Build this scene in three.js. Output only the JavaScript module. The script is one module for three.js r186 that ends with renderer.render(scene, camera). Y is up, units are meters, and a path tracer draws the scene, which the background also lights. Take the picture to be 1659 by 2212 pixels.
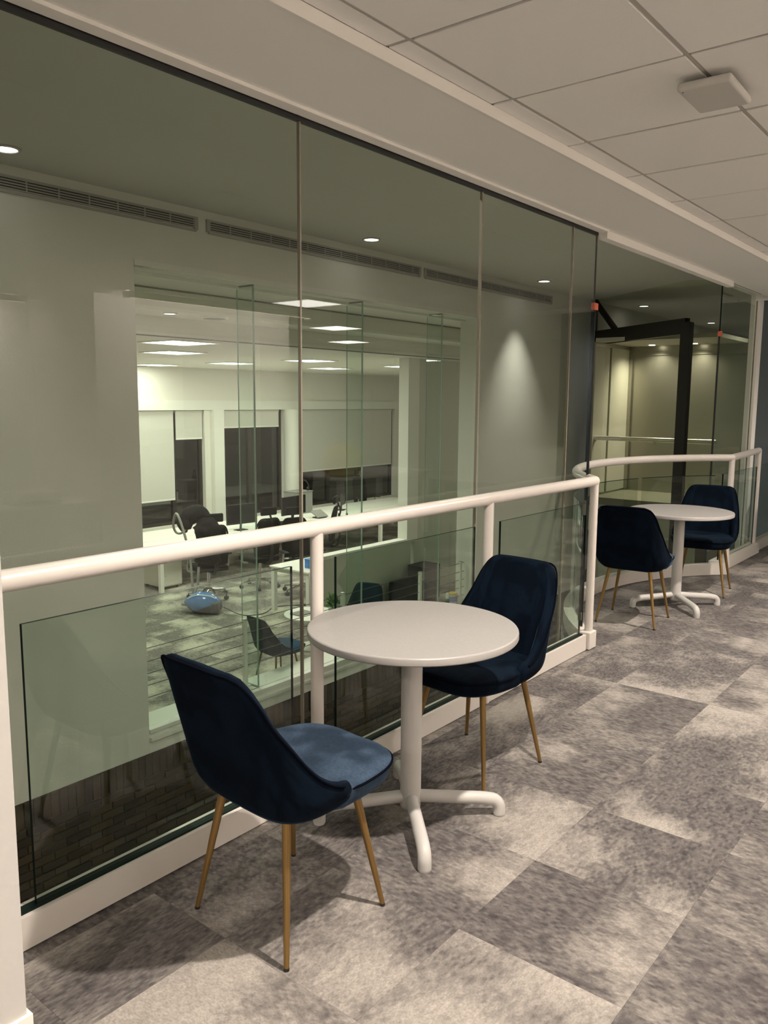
import * as THREE from 'three';
import { mergeGeometries } from 'three/addons/utils/BufferGeometryUtils.js';
import { RoundedBoxGeometry } from 'three/addons/geometries/RoundedBoxGeometry.js';
import { RectAreaLightUniformsLib } from 'three/addons/lights/RectAreaLightUniformsLib.js';

// ------------------------------------------------------------------ camera, light, exposure
const scene = new THREE.Scene();
scene.background = new THREE.Color(0x050607);
const camera = new THREE.PerspectiveCamera(2 * Math.atan(1106 / 1754.09) * 180 / Math.PI, 1659 / 2212, 0.05, 80);
camera.position.set(0, 1.5432, 0);
camera.rotation.order = 'YXZ';
camera.rotation.set(-0.1365, 0.6755, 0.0074);
const renderer = new THREE.WebGLRenderer({ antialias: true });
renderer.toneMapping = THREE.LinearToneMapping;
renderer.toneMappingExposure = 1.05;
renderer.shadowMap.enabled = true;
RectAreaLightUniformsLib.init();
const WARM = [1.0, 0.885, 0.775], COOL = [1.0, 0.98, 0.85], HALL = [1.0, 0.95, 0.85];
const DOWN_CD = 31, PANEL_I = 6, WASH_I = 120, OFFICE_I = 42, ATRIUM_CD = 6.6;

// ------------------------------------------------------------------ small tools
let seed = 7;
const rnd = () => { seed = (seed * 1664525 + 1013904223) >>> 0; return seed / 4294967296; };
const rr = (a, b) => a + (b - a) * rnd();
const V = (x, y, z) => new THREE.Vector3(x, y, z);
const used = new Map();
function numbered(name) {
  const n = used.get(name) ?? 0; used.set(name, n + 1);
  return n ? `${name}_${String(n).padStart(3, '0')}` : name;
}
function flat(g) { const n = g.index ? g.toNonIndexed() : g; for (const k of Object.keys(n.attributes)) if (!['position', 'normal', 'uv'].includes(k)) n.deleteAttribute(k); n.clearGroups(); return n; }
function merged(list) { const l = (Array.isArray(list) ? list : [list]); return l.length === 1 ? l[0] : mergeGeometries(l.map(flat)); }
function uvm(g) {                       // uv in metres, by the way each face looks
  const p = g.attributes.position, n = g.attributes.normal, u = new Float32Array(p.count * 2);
  for (let i = 0; i < p.count; i++) {
    const ax = Math.abs(n.getX(i)), ay = Math.abs(n.getY(i)), az = Math.abs(n.getZ(i));
    if (ay >= ax && ay >= az) { u[2 * i] = p.getX(i); u[2 * i + 1] = p.getZ(i); }
    else if (ax >= az) { u[2 * i] = p.getZ(i); u[2 * i + 1] = p.getY(i); }
    else { u[2 * i] = p.getX(i); u[2 * i + 1] = p.getY(i); }
  }
  g.setAttribute('uv', new THREE.BufferAttribute(u, 2)); return g;
}
const box = (x0, x1, y0, y1, z0, z1) => { const g = new THREE.BoxGeometry(Math.abs(x1 - x0), Math.abs(y1 - y0), Math.abs(z1 - z0)); g.translate((x0 + x1) / 2, (y0 + y1) / 2, (z0 + z1) / 2); return uvm(g); };
const rbox = (w, h, d, r, x = 0, y = 0, z = 0, s = 2) => { const g = new RoundedBoxGeometry(w, h, d, s, r); g.translate(x, y, z); return g; };
const cyl = (r0, r1, h, x, y, z, n = 24) => { const g = new THREE.CylinderGeometry(r1, r0, h, n); g.translate(x, y + h / 2, z); return g; };
function bar(a, b, r0, r1 = r0, n = 14) {
  const A = V(...a), B = V(...b), d = B.clone().sub(A), g = new THREE.CylinderGeometry(r1, r0, d.length(), n);
  g.applyQuaternion(new THREE.Quaternion().setFromUnitVectors(V(0, 1, 0), d.clone().normalize()));
  g.translate(...A.add(B).multiplyScalar(0.5).toArray()); return g;
}
const tube = (pts, r, seg = 40, n = 10, tension = 0.5) => new THREE.TubeGeometry(new THREE.CatmullRomCurve3(pts.map((p) => V(...p)), false, 'centripetal', tension), seg, r, n);
const lathe = (pts, n = 32) => new THREE.LatheGeometry(pts.map((p) => new THREE.Vector2(...p)), n);
function shade(m) { m.castShadow = true; m.receiveShadow = true; return m; }
function part(parent, name, geos, mat, label) {
  const m = shade(new THREE.Mesh(merged(geos), mat)); m.name = name; parent.add(m);
  if (label) m.userData.label = label; return m;
}
function struct(name, geos, mat, label) {
  const m = geos ? shade(new THREE.Mesh(merged(geos), mat)) : new THREE.Group();
  m.name = name; m.userData.kind = 'structure'; if (label) m.userData.label = label; scene.add(m); return m;
}
function thing(name, label, category, pos = [0, 0, 0], turn = 0, group) {
  const o = new THREE.Group(); o.name = numbered(name); o.position.set(...pos); o.rotation.y = turn;
  o.userData = { label, category }; if (group) o.userData.group = group; scene.add(o); return o;
}
function solo(name, geos, mat, label, category, group) {
  const m = shade(new THREE.Mesh(merged(geos), mat)); m.name = numbered(name);
  m.userData = { label, category }; if (group) m.userData.group = group; scene.add(m); return m;
}
function copy(o, base, label, pos, turn, group) {
  const c = o.clone(); c.name = numbered(base); c.userData = { ...o.userData, label }; if (group) c.userData.group = group;
  c.position.set(...pos); c.rotation.set(0, turn, 0); scene.add(c); return c;
}

// ------------------------------------------------------------------ noise and textures
function lattice(n, s) { let q = s >>> 0; const a = new Float32Array(n * n); for (let i = 0; i < a.length; i++) { q = (q * 1664525 + 1013904223) >>> 0; a[i] = q / 4294967296; } return a; }
function pnoise(nx, ny, s) {            // periodic value noise on [0,1)²
  const a = lattice(Math.max(nx, ny), s), N = Math.max(nx, ny);
  return (u, v) => {
    const x = u * nx, y = v * ny, x0 = Math.floor(x), y0 = Math.floor(y); let fx = x - x0, fy = y - y0; fx = fx * fx * (3 - 2 * fx); fy = fy * fy * (3 - 2 * fy);
    const g = (i, j) => a[(((j % ny) + ny) % ny) * N + (((i % nx) + nx) % nx)];
    return (g(x0, y0) * (1 - fx) + g(x0 + 1, y0) * fx) * (1 - fy) + (g(x0, y0 + 1) * (1 - fx) + g(x0 + 1, y0 + 1) * fx) * fy;
  };
}
const lin2s = (x) => Math.round(255 * (x <= 0.0031308 ? 12.92 * x : 1.055 * Math.pow(x, 1 / 2.4) - 0.055));
function tex(w, h, fn, srgb = true) {
  const d = new Uint8Array(w * h * 4);
  for (let y = 0; y < h; y++) for (let x = 0; x < w; x++) {
    const c = fn(x / w, y / h), o = (y * w + x) * 4;
    for (let k = 0; k < 3; k++) { const v = Math.min(1, Math.max(0, Array.isArray(c) ? c[k] : c)); d[o + k] = srgb ? lin2s(v) : Math.round(255 * v); }
    d[o + 3] = 255;
  }
  const t = new THREE.DataTexture(d, w, h); t.wrapS = t.wrapT = THREE.RepeatWrapping; t.magFilter = THREE.LinearFilter; t.minFilter = THREE.LinearMipmapLinearFilter; t.generateMipmaps = true;
  if (srgb) t.colorSpace = THREE.SRGBColorSpace; t.needsUpdate = true; return t;
}
const sm = (a, b, x) => { const t = Math.min(1, Math.max(0, (x - a) / (b - a))); return t * t * (3 - 2 * t); };
const mix = (a, b, t) => a.map((v, i) => v + (b[i] - v) * t);

// carpet: a 2.5 m square of mottled grey
const CARPET_M = 2.5;
const cA = pnoise(6, 6, 11), cB = pnoise(13, 13, 12), cC = pnoise(60, 80, 13), cD = pnoise(150, 260, 14), cE = pnoise(420, 640, 15), cF = pnoise(28, 28, 16), cG = pnoise(640, 1000, 17);
const carpetTone = (low, a, b, d) => { const t = sm(0.30, 0.82, low + 0.16 * (a - 0.5) + 0.11 * (b - 0.5) + 0.09 * (d - 0.5)); return 0.07 + 0.80 * t + 0.25 * (low - 0.5) + (1 - 0.5 * t) * (0.16 * (b - 0.5) + 0.40 * (d - 0.5)); };
const carpetLow = (u, v) => 0.62 * cA(u, v) + 0.38 * cB(u, v);
const carpetTex = tex(2048, 2048, (u, v) => {
  const low = carpetLow(u, v);
  const k = carpetTone(low, cF(u, v), cC(u, v), cD(u, v));
  const c = mix([0.096, 0.086, 0.083], [0.318, 0.291, 0.262], k), f = 0.70 + 0.34 * cE(u, v) + 0.26 * cG(u, v);
  return c.map((x) => x * f);
});
const carpetBump = tex(512, 512, (u, v) => 0.6 * cE(u, v) + 0.4 * cD(u, v), false);
for (const t of [carpetTex, carpetBump]) t.repeat.set(1 / CARPET_M, 1 / CARPET_M);

const std = (o) => new THREE.MeshStandardMaterial(o);
const phys = (o) => new THREE.MeshPhysicalMaterial(o);
const C = (r, g, b) => new THREE.Color().setRGB(r, g, b);
const wallN = pnoise(90, 90, 31), wallN2 = pnoise(7, 7, 32);
const paintBump = tex(512, 512, (u, v) => wallN(u, v), false);
const tileSpeck = pnoise(256, 256, 33), tileSpeck2 = pnoise(90, 90, 34);
const acousticBump = tex(512, 512, (u, v) => 0.7 * tileSpeck(u, v) + 0.3 * tileSpeck2(u, v), false); acousticBump.repeat.set(1.6, 1.6);
const velA = pnoise(9, 7, 41), velB = pnoise(22, 18, 42), velC = pnoise(160, 160, 43);
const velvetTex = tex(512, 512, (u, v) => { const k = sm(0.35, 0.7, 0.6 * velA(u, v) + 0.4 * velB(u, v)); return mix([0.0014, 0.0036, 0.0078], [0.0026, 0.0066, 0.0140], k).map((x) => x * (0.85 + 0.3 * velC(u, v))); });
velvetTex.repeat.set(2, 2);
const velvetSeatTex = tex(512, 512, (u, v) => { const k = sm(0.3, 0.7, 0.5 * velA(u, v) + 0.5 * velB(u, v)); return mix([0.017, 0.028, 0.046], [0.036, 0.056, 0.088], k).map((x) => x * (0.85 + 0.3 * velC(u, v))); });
const grainN = pnoise(120, 6, 51), grainM = pnoise(30, 3, 52);
const brassTex = tex(256, 256, (u, v) => mix([0.17, 0.098, 0.028], [0.33, 0.205, 0.075], 0.6 * grainN(u, v) + 0.4 * grainM(u, v)));
const brickN = pnoise(70, 40, 61), brickM = pnoise(12, 9, 62);
const brickTex = tex(256, 256, (u, v) => { const k = 0.55 + 0.55 * brickN(u, v) * (0.6 + 0.8 * brickM(u, v)); return [k, k, k]; });
brickTex.repeat.set(3, 3);
const topN = pnoise(400, 400, 71);
const laminateTex = tex(512, 512, (u, v) => { const k = 0.93 + 0.11 * topN(u, v); return [0.262 * k, 0.252 * k, 0.243 * k]; });

const M = {
  carpet: std({ map: carpetTex, bumpMap: carpetBump, bumpScale: 0.0022, roughness: 1 }),
  carpetOffice: std({ map: carpetTex, color: C(1.75, 1.78, 1.65), roughness: 1 }),
  ceilTile: std({ color: C(0.91, 0.89, 0.86), bumpMap: acousticBump, bumpScale: 0.0006, roughness: 0.98 }),
  ceilTile2: std({ color: C(0.92, 0.90, 0.865), bumpMap: acousticBump, bumpScale: 0.0006, roughness: 0.98 }),
  ceilGrid: std({ color: C(0.50, 0.47, 0.43), roughness: 0.7 }),
  soffit: std({ color: C(0.90, 0.885, 0.845), bumpMap: paintBump, bumpScale: 0.0004, roughness: 0.9 }),
  riser: std({ color: C(0.85, 0.82, 0.77), roughness: 0.85 }),
  rightWall: std({ color: C(0.80, 0.775, 0.735), bumpMap: paintBump, bumpScale: 0.0004, roughness: 0.9 }),
  whiteWall: std({ color: C(0.53, 0.515, 0.49), bumpMap: paintBump, bumpScale: 0.0004, roughness: 0.9 }),
  atriumWall: std({ color: C(0.76, 0.75, 0.69), bumpMap: paintBump, bumpScale: 0.0004, roughness: 0.92 }),
  atriumCeil: std({ color: C(0.66, 0.65, 0.59), roughness: 0.95 }),
  officeWhite: std({ color: C(0.74, 0.725, 0.655), roughness: 0.85 }),
  officeTrim: std({ color: C(0.80, 0.80, 0.74), roughness: 0.6 }),
  officeGrey: std({ color: C(0.60, 0.60, 0.53), roughness: 0.9 }),
  blind: phys({ color: C(0.63, 0.62, 0.56), roughness: 0.95 }),
  blueWall: std({ color: C(0.13, 0.155, 0.175), roughness: 0.9 }),
  railPaint: phys({ color: C(0.62, 0.575, 0.535), roughness: 0.32, clearcoat: 0.35, clearcoatRoughness: 0.2 }),
  curb: std({ color: C(0.60, 0.56, 0.52), roughness: 0.6 }),
  tablePaint: std({ color: C(0.48, 0.465, 0.445), roughness: 0.45 }),
  laminate: std({ map: laminateTex, roughness: 0.42 }),
  tableEdge: std({ color: C(0.36, 0.345, 0.33), roughness: 0.5 }),
  velvet: phys({ map: velvetTex, roughness: 0.92, sheen: 1, sheenColor: C(0.028, 0.066, 0.118), sheenRoughness: 0.36, specularIntensity: 0.12 }),
  velvetSeatLit: phys({ map: velvetSeatTex, roughness: 0.9, sheen: 1, sheenColor: C(0.075, 0.13, 0.22), sheenRoughness: 0.55, specularIntensity: 0.12 }),  // brighter copy of the shell velvet, the light it catches painted in
  piping: phys({ color: C(0.0015, 0.0025, 0.006), roughness: 0.95, specularIntensity: 0.08 }),
  velvetSeatShaded: phys({ map: velvetTex, color: C(1, 1, 1), roughness: 0.9, sheen: 1, sheenColor: C(0.045, 0.085, 0.15), sheenRoughness: 0.5, specularIntensity: 0.12 }),  // same seat velvet toned down, its dimmer look painted in
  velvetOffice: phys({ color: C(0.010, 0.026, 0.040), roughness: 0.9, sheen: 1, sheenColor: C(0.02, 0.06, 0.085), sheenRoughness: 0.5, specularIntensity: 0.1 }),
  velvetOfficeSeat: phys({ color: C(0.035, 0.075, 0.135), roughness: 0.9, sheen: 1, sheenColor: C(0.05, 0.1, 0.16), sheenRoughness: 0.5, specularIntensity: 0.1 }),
  brass: std({ map: brassTex, metalness: 0.65, roughness: 0.40 }),
  black: std({ color: C(0.012, 0.012, 0.012), roughness: 0.55 }),
  blackMatt: phys({ color: C(0.006, 0.007, 0.0065), roughness: 0.95, specularIntensity: 0.2 }),
  night: std({ color: C(0.055, 0.055, 0.05), roughness: 1 }),  // dim grey standing in for the office mirrored in the panes
  blackGloss: phys({ color: C(0.004, 0.004, 0.005), roughness: 0.4, specularIntensity: 0.3 }),
  darkMesh: phys({ color: C(0.011, 0.011, 0.0105), roughness: 0.9, specularIntensity: 0.3 }),
  darkCloth: phys({ color: C(0.010, 0.010, 0.0095), roughness: 0.95, specularIntensity: 0.3 }),
  darkFrame: std({ color: C(0.020, 0.018, 0.013), roughness: 0.45 }),
  chrome: std({ color: C(0.62, 0.60, 0.56), metalness: 1, roughness: 0.16 }),
  polished: std({ color: C(0.80, 0.78, 0.70), metalness: 0.75, roughness: 0.3 }),
  steel: std({ color: C(0.40, 0.385, 0.33), metalness: 0.9, roughness: 0.30 }),
  alu: std({ color: C(0.45, 0.45, 0.44), metalness: 0.7, roughness: 0.4 }),
  cable: std({ color: C(0.10, 0.10, 0.09), metalness: 0.6, roughness: 0.45 }),
  seal: std({ color: C(0.26, 0.225, 0.18), roughness: 0.35 }),
  greenEdge: phys({ color: C(0.008, 0.016, 0.013), roughness: 0.3, specularIntensity: 0.15 }),
  finEdge: phys({ color: C(0.44, 0.60, 0.52), roughness: 0.15 }),
  deskWhite: std({ color: C(0.80, 0.80, 0.74), roughness: 0.4 }),
  deskSide: std({ color: C(0.66, 0.65, 0.57), roughness: 0.5 }),
  greyBox: std({ color: C(0.22, 0.22, 0.20), roughness: 0.7 }),
  vacDark: std({ color: C(0.045, 0.045, 0.042), roughness: 0.5 }),
  vacBlue: phys({ color: C(0.05, 0.19, 0.52), roughness: 0.18, clearcoat: 0.8 }),
  boxBlue: std({ color: C(0.04, 0.18, 0.50), roughness: 0.5 }),
  hose: std({ color: C(0.30, 0.29, 0.26), roughness: 0.5 }),
  paper: std({ color: C(0.7, 0.7, 0.64), roughness: 0.9 }),
  yellow: std({ color: C(0.62, 0.46, 0.05), roughness: 0.5 }),
  green: phys({ color: C(0.02, 0.13, 0.06), roughness: 0.15 }),
  leaf: std({ color: C(0.06, 0.16, 0.03), roughness: 0.6 }),
  leaf2: std({ color: C(0.10, 0.22, 0.05), roughness: 0.6 }),
  orange: std({ color: C(0.55, 0.17, 0.05), roughness: 0.6 }),
  redTag: std({ color: C(0.60, 0.12, 0.06), roughness: 0.6 }),
  plastic: std({ color: C(0.60, 0.58, 0.54), roughness: 0.5 }),
  mortar: std({ color: C(0.115, 0.095, 0.068), roughness: 1 }),
  grille: std({ color: C(0.40, 0.39, 0.35), roughness: 0.5 }),
  cabFloor: std({ color: C(0.24, 0.22, 0.16), roughness: 0.7 }),
  cabPanel: std({ color: C(0.52, 0.51, 0.42), roughness: 0.45 }),
  lamp: std({ color: C(0.9, 0.9, 0.85), emissive: C(1.0, 0.98, 0.92), emissiveIntensity: 9, roughness: 0.6 }),
  lampWarm: std({ color: C(0.9, 0.88, 0.8), emissive: C(1.0, 0.90, 0.74), emissiveIntensity: 9, roughness: 0.6 }),
  lampRim: std({ color: C(0.62, 0.6, 0.56), roughness: 0.5 }),
};
M.wallGlass = phys({ color: C(0.815, 0.855, 0.795), transmission: 1, roughness: 0, ior: 1.44, thickness: 0 });
M.railGlass = phys({ color: C(0.75, 0.835, 0.775), transmission: 1, roughness: 0, ior: 1.55, thickness: 0 });
M.finGlass = phys({ color: C(0.87, 0.94, 0.90), transmission: 1, roughness: 0, ior: 1.5, thickness: 0 });
M.officeGlass = phys({ color: C(0.90, 0.94, 0.90), transmission: 1, roughness: 0, ior: 1.5, thickness: 0 });
M.nightGlass = phys({ color: C(0.55, 0.56, 0.54), transmission: 1, roughness: 0, ior: 1.7, thickness: 0 });
M.liftGlass = phys({ color: C(0.84, 0.86, 0.76), transmission: 1, roughness: 0, ior: 1.5, thickness: 0 });
const bricks = [[0.085, 0.058, 0.036], [0.062, 0.043, 0.028], [0.10, 0.066, 0.038], [0.038, 0.028, 0.019], [0.078, 0.060, 0.042], [0.078, 0.046, 0.027]].map((c) => std({ color: C(...c), map: brickTex, bumpMap: brickTex, bumpScale: 0.002, roughness: 0.95 }));

// a glass sheet with real edges: one face for the view through it, four narrow edge faces
function sheet(parent, name, axis, at, a0, a1, y0, y1, t, mat, edge = M.greenEdge, label) {
  const w = Math.abs(a1 - a0), h = y1 - y0, mid = (a0 + a1) / 2, face = new THREE.PlaneGeometry(w, h);
  if (axis === 'x') face.rotateY(Math.PI / 2).translate(at + t / 2, (y0 + y1) / 2, mid); else face.translate(mid, (y0 + y1) / 2, at + t / 2);
  const e = [];
  const strip = (p, q, s0, s1) => { // thin edge faces
    const g = new THREE.PlaneGeometry(1, 1), pos = g.attributes.position, pts = axis === 'x' ? [[at - t / 2, s1, p], [at + t / 2, s1, q], [at - t / 2, s0, p], [at + t / 2, s0, q]] : [[p, s1, at - t / 2], [q, s1, at + t / 2], [p, s0, at - t / 2], [q, s0, at + t / 2]];
    pts.forEach((c, i) => pos.setXYZ(i, ...c)); g.computeVertexNormals(); e.push(g);
  };
  strip(a0, a0, y0, y1); strip(a1, a1, y0, y1);
  for (const y of [y0, y1]) {
    const g = new THREE.PlaneGeometry(1, 1), pos = g.attributes.position, pts = axis === 'x' ? [[at - t / 2, y, a0], [at + t / 2, y, a0], [at - t / 2, y, a1], [at + t / 2, y, a1]] : [[a0, y, at - t / 2], [a0, y, at + t / 2], [a1, y, at - t / 2], [a1, y, at + t / 2]];
    pts.forEach((c, i) => pos.setXYZ(i, ...c)); g.computeVertexNormals(); e.push(g);
  }
  const p = part(parent, name, face, mat, label); part(p, 'glass_edge', e, edge); return p;
}
// lamps: a glowing face and the light just in front of it
function spot(x, y, z, cd, col, angle, pen, r = 1.5) {
  const l = new THREE.SpotLight(C(...col), cd, 0, angle, pen, 2); l.position.set(x, y, z); l.target.position.set(x, y - 1, z); l.castShadow = true; l.shadow.radius = r;
  scene.add(l, l.target); return l;
}
function area(x, y, z, w, d, inten, col) {
  const l = new THREE.RectAreaLight(C(...col), inten, w, d); l.position.set(x, y, z); l.lookAt(x, y - 1, z); scene.add(l); return l;
}

// ================================================================== THE SETTING: gallery with the tables
const RX = -2.11;                                   // axis of the guardrail
const CEIL = 2.61, SOFF = 2.57, GX = -2.2;
// floor slab with the bay that bulges into the atrium
const ARC = { x: -0.65, z: -6.16, r: 2.05 };
const arcPt = (a, r = ARC.r) => [ARC.x - r * Math.cos(a), ARC.z - r * Math.sin(a)];
const A0 = -Math.asin(1.44 / ARC.r) , A1 = Math.asin(1.44 / ARC.r);
const floorShape = new THREE.Shape();
{
  const o = 0.06;
  floorShape.moveTo(6.5, 3.2); floorShape.lineTo(RX - o, 3.2); floorShape.lineTo(RX - o, -4.72);
  for (let i = 0; i <= 24; i++) { const [x, z] = arcPt(A0 + (A1 - A0) * i / 24, ARC.r + o); floorShape.lineTo(Math.min(x, RX - o), z); }
  floorShape.lineTo(-2.24 - o, -9.0); floorShape.lineTo(-2.24 - o, -15); floorShape.lineTo(6.5, -15); floorShape.closePath();
}
const slab = new THREE.ExtrudeGeometry(floorShape, { depth: 0.3, bevelEnabled: false }); slab.rotateX(Math.PI / 2); slab.translate(0, -0.005, 0);
const floor = struct('floor', uvm(slab), M.carpet);
struct('trim_1', (() => { const s = new THREE.ExtrudeGeometry(floorShape, { depth: 0.25, bevelEnabled: false }); s.rotateX(Math.PI / 2); s.translate(-0.004, -0.06, 0); return uvm(s); })(), M.whiteWall);
{ // carpet tiles: many cuts from the pattern, sorted from dark to light
  const tw = 0.5, td = 0.465, kinds = [];
  for (let k = 0; k < 48; k++) {
    const ox = rnd(), oz = rnd(); let t = 0, n = 0;
    for (let a = -2; a <= 2; a++) for (let b = -2; b <= 2; b++, n++) t += carpetLow(ox + a * 0.045, oz + b * 0.042);
    kinds.push({ ox, oz, q: k % 2, tone: t / n, g: null });
  }
  kinds.sort((a, b) => a.tone - b.tone);
  const geo = (k) => k.g ??= (() => {
    const g = new THREE.BoxGeometry(tw - 0.0005, 0.006, td - 0.0005), p = g.attributes.position, u = new Float32Array(p.count * 2);
    for (let i = 0; i < p.count; i++) { const x = p.getX(i), z = p.getZ(i); u[2 * i] = (k.q ? z : x) + k.ox * CARPET_M; u[2 * i + 1] = (k.q ? -x : z) + k.oz * CARPET_M; }
    g.setAttribute('uv', new THREE.BufferAttribute(u, 2)); return g;
  })();
  // tones read off the photograph: column, row -> share of the way from dark to light
  const tone = { '2,3': 0.99, '1,3': 0.72, '1,2': 0.95, '2,4': 0.30, '1,5': 0.80, '1,4': 0.45, '0,7': 0.86, '1,8': 0.25, '2,8': 0.88, '3,8': 0.97, '2,5': 0.25, '2,6': 0.03, '2,7': 0.25, '1,6': 0.40, '1,7': 0.45, '1,9': 0.70, '2,9': 0.92, '3,9': 0.75, '0,3': 0.55, '0,4': 0.5, '0,5': 0.2, '0,6': 0.5, '3,3': 0.12, '3,2': 0.1, '3,4': 0.35, '3,5': 0.4, '3,6': 0.6, '3,7': 0.5, '1,1': 0.9, '2,2': 0.75, '0,8': 0.3, '0,9': 0.35, '2,10': 0.55, '1,10': 0.3, '2,11': 0.85, '3,10': 0.7, '1,11': 0.5, '1,12': 0.35, '1,13': 0.55 };
  for (let j = -1; j < 21; j++) for (let i = 0; i < 5; i++) {
    const want = tone[i + ',' + j] ?? rr(0.15, 0.9), k = kinds[Math.min(47, Math.max(0, Math.round(want * 47 + rr(-2, 2))))];
    const m = part(floor, 'carpet_tile', geo(k), M.carpet); m.position.set(-1.95 + tw * i, -0.003, -0.24 - td * j);
    if (rnd() < 0.5) m.rotation.y = Math.PI;
    if (i === 0) { m.scale.x = 0.68; m.position.x = -1.87; }
  }
}
// white wall end close to the camera on the left, with its baseboard
struct('wall_left', box(-2.35, -1.74, 0, CEIL + 0.6, -0.835, 3.2), M.whiteWall);
struct('baseboard_left', [box(-2.36, -1.73, 0, 0.1, -0.845, 3.2)], M.riser);
// far side of the gallery, seen only in the glass
struct('wall_right', [box(3.3, 3.45, 0, 2.8, -7.6, -4.8), box(3.45, 4.75, 0, 2.8, -4.95, -4.8), box(4.6, 4.75, 0, 2.8, -4.8, 3.35), box(3.45, 6.5, 0, 2.8, -7.6, -7.45), box(6.5, 6.65, 0, 2.8, -13.2, -7.45), box(0.6, 6.65, 0, 2.8, -13.35, -13.2)], M.rightWall);
struct('wall_back', [box(-2.35, 6.65, 0, 3.2, 3.2, 3.35)], M.whiteWall);
struct('wall_end', [box(-2.55, 0.6, 0, 2.72, -10.1, -9.9), box(0.45, 0.6, 0, 2.72, -13.3, -9.9)], M.blueWall, 'dark blue grey wall closing the gallery');
// ceiling: tiles in a visible grid
const ceiling = struct('ceiling', [box(-1.66, 6.6, CEIL + 0.012, CEIL + 0.15, -8.9, 3.3), box(0.6, 6.6, CEIL + 0.012, CEIL + 0.15, -13.3, -8.9), box(-2.6, 0.6, 2.72, 2.8, -10.2, -8.9), box(-2.35, 0.6, SOFF, 2.8, -8.95, -8.9)], M.ceilTile);
{
  const p = 0.611, xs = [-1.66, -1.566, -0.953, -0.34, 0.27, 0.88], z0 = 0.995, gap = 0.007;
  for (let i = 0; i < xs.length - 1; i++) for (let j = 0; j < 16; j++) {
    const za = z0 - p * j, zb = za - p, w = xs[i + 1] - xs[i] - 2 * gap;
    const t = part(ceiling, 'ceiling_tile', rbox(w, 0.018, p - 2 * gap, 0.004, 0, 0, 0, 1), rnd() < 0.5 ? M.ceilTile : M.ceilTile2);
    t.position.set((xs[i] + xs[i + 1]) / 2, CEIL + 0.006 + rr(-0.0015, 0.0015), (za + zb) / 2);
    uvm(t.geometry);
  }
  const runs = [];
  for (const x of xs.slice(1)) runs.push(box(x - 0.006, x + 0.006, CEIL + 0.001, CEIL + 0.012, -8.9, 3));
  for (let j = 0; j <= 16; j++) runs.push(box(-1.66, 0.9, CEIL + 0.002, CEIL + 0.012, z0 - p * j - 0.005, z0 - p * j + 0.005));
  part(ceiling, 'ceiling_grid', runs, M.ceilGrid);
}
// soffit above the glass
struct('trim_2', [box(GX + 0.03, -1.66, SOFF, CEIL + 0.1, -8.9, 3.2)], M.soffit, 'painted soffit along the glass wall');
struct('trim_3', [box(-1.668, -1.652, SOFF - 0.004, CEIL - 0.002, -8.9, 3.2)], M.riser, 'pale edge strip of the soffit');
struct('trim_4', [box(GX + 0.02, GX + 0.075, SOFF - 0.012, SOFF + 0.01, -4.8, 3.2), box(GX - 0.05, GX - 0.02, SOFF - 0.004, SOFF + 0.03, -4.8, 3.2)], M.riser, 'plaster lips either side of the glass slot');
struct('trim_5', [box(GX - 0.02, GX + 0.02, SOFF + 0.02, SOFF + 0.03, -8.6, 3.2)], M.black, 'dark slot that holds the top of the glass');
struct('trim_9', [box(GX - 0.008, GX + 0.0095, SOFF - 0.026, SOFF - 0.008, -4.797, 3.2)], M.black, 'black gasket along the top of the glass');
struct('trim_6', [box(GX + 0.005, GX + 0.06, 2.525, SOFF + 0.01, -7.42, -4.81)], M.riser, 'lower bulkhead above the curved bay');
struct('wall_upper', [box(GX - 0.06, GX + 0.03, SOFF + 0.025, 3.4, -11, 3.2)], M.atriumWall);

// glass wall of the gallery
const gw = struct('window_1');
gw.userData.label = 'frameless glass wall between gallery and atrium';
{
  const zs = [1.4, -0.95, -2.232, -3.482, -4.474, -4.797];
  for (let i = 0; i < zs.length - 1; i++) sheet(gw, 'pane', 'x', GX, zs[i] - 0.003, zs[i + 1] + 0.003, -0.3, SOFF + 0.02, 0.012, M.wallGlass);
  for (const z of zs.slice(1, 5)) part(gw, 'joint_seal', box(GX - 0.007, GX + 0.007, -0.3, SOFF + 0.02, z - 0.0036, z + 0.0036), M.seal);
  part(gw, 'edge_strip', box(GX - 0.008, GX + 0.008, -0.1, 2.1, -4.805, -4.798), M.black, 'black edge strip');
  part(gw, 'edge_tag', box(GX - 0.009, GX + 0.012, 2.105, 2.145, -4.83, -4.775), M.redTag, 'small red tag on the glass edge');
  const G2 = -2.35;
  sheet(gw, 'pane', 'x', G2, -7.81, -8.98, -0.1, 2.655, 0.012, M.wallGlass);
  part(gw, 'edge_strip', box(G2 - 0.008, G2 + 0.008, -0.1, 2.14, -7.81, -7.803), M.black, 'black edge strip');
  part(gw, 'edge_tag', box(G2 - 0.009, G2 + 0.012, 2.145, 2.19, -7.845, -7.785), M.redTag, 'small red tag on the glass edge');
  part(gw, 'mullion', box(G2 - 0.06, G2 + 0.03, 0, 2.66, -9.12, -8.98), M.riser, 'white mullion');
}

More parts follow.
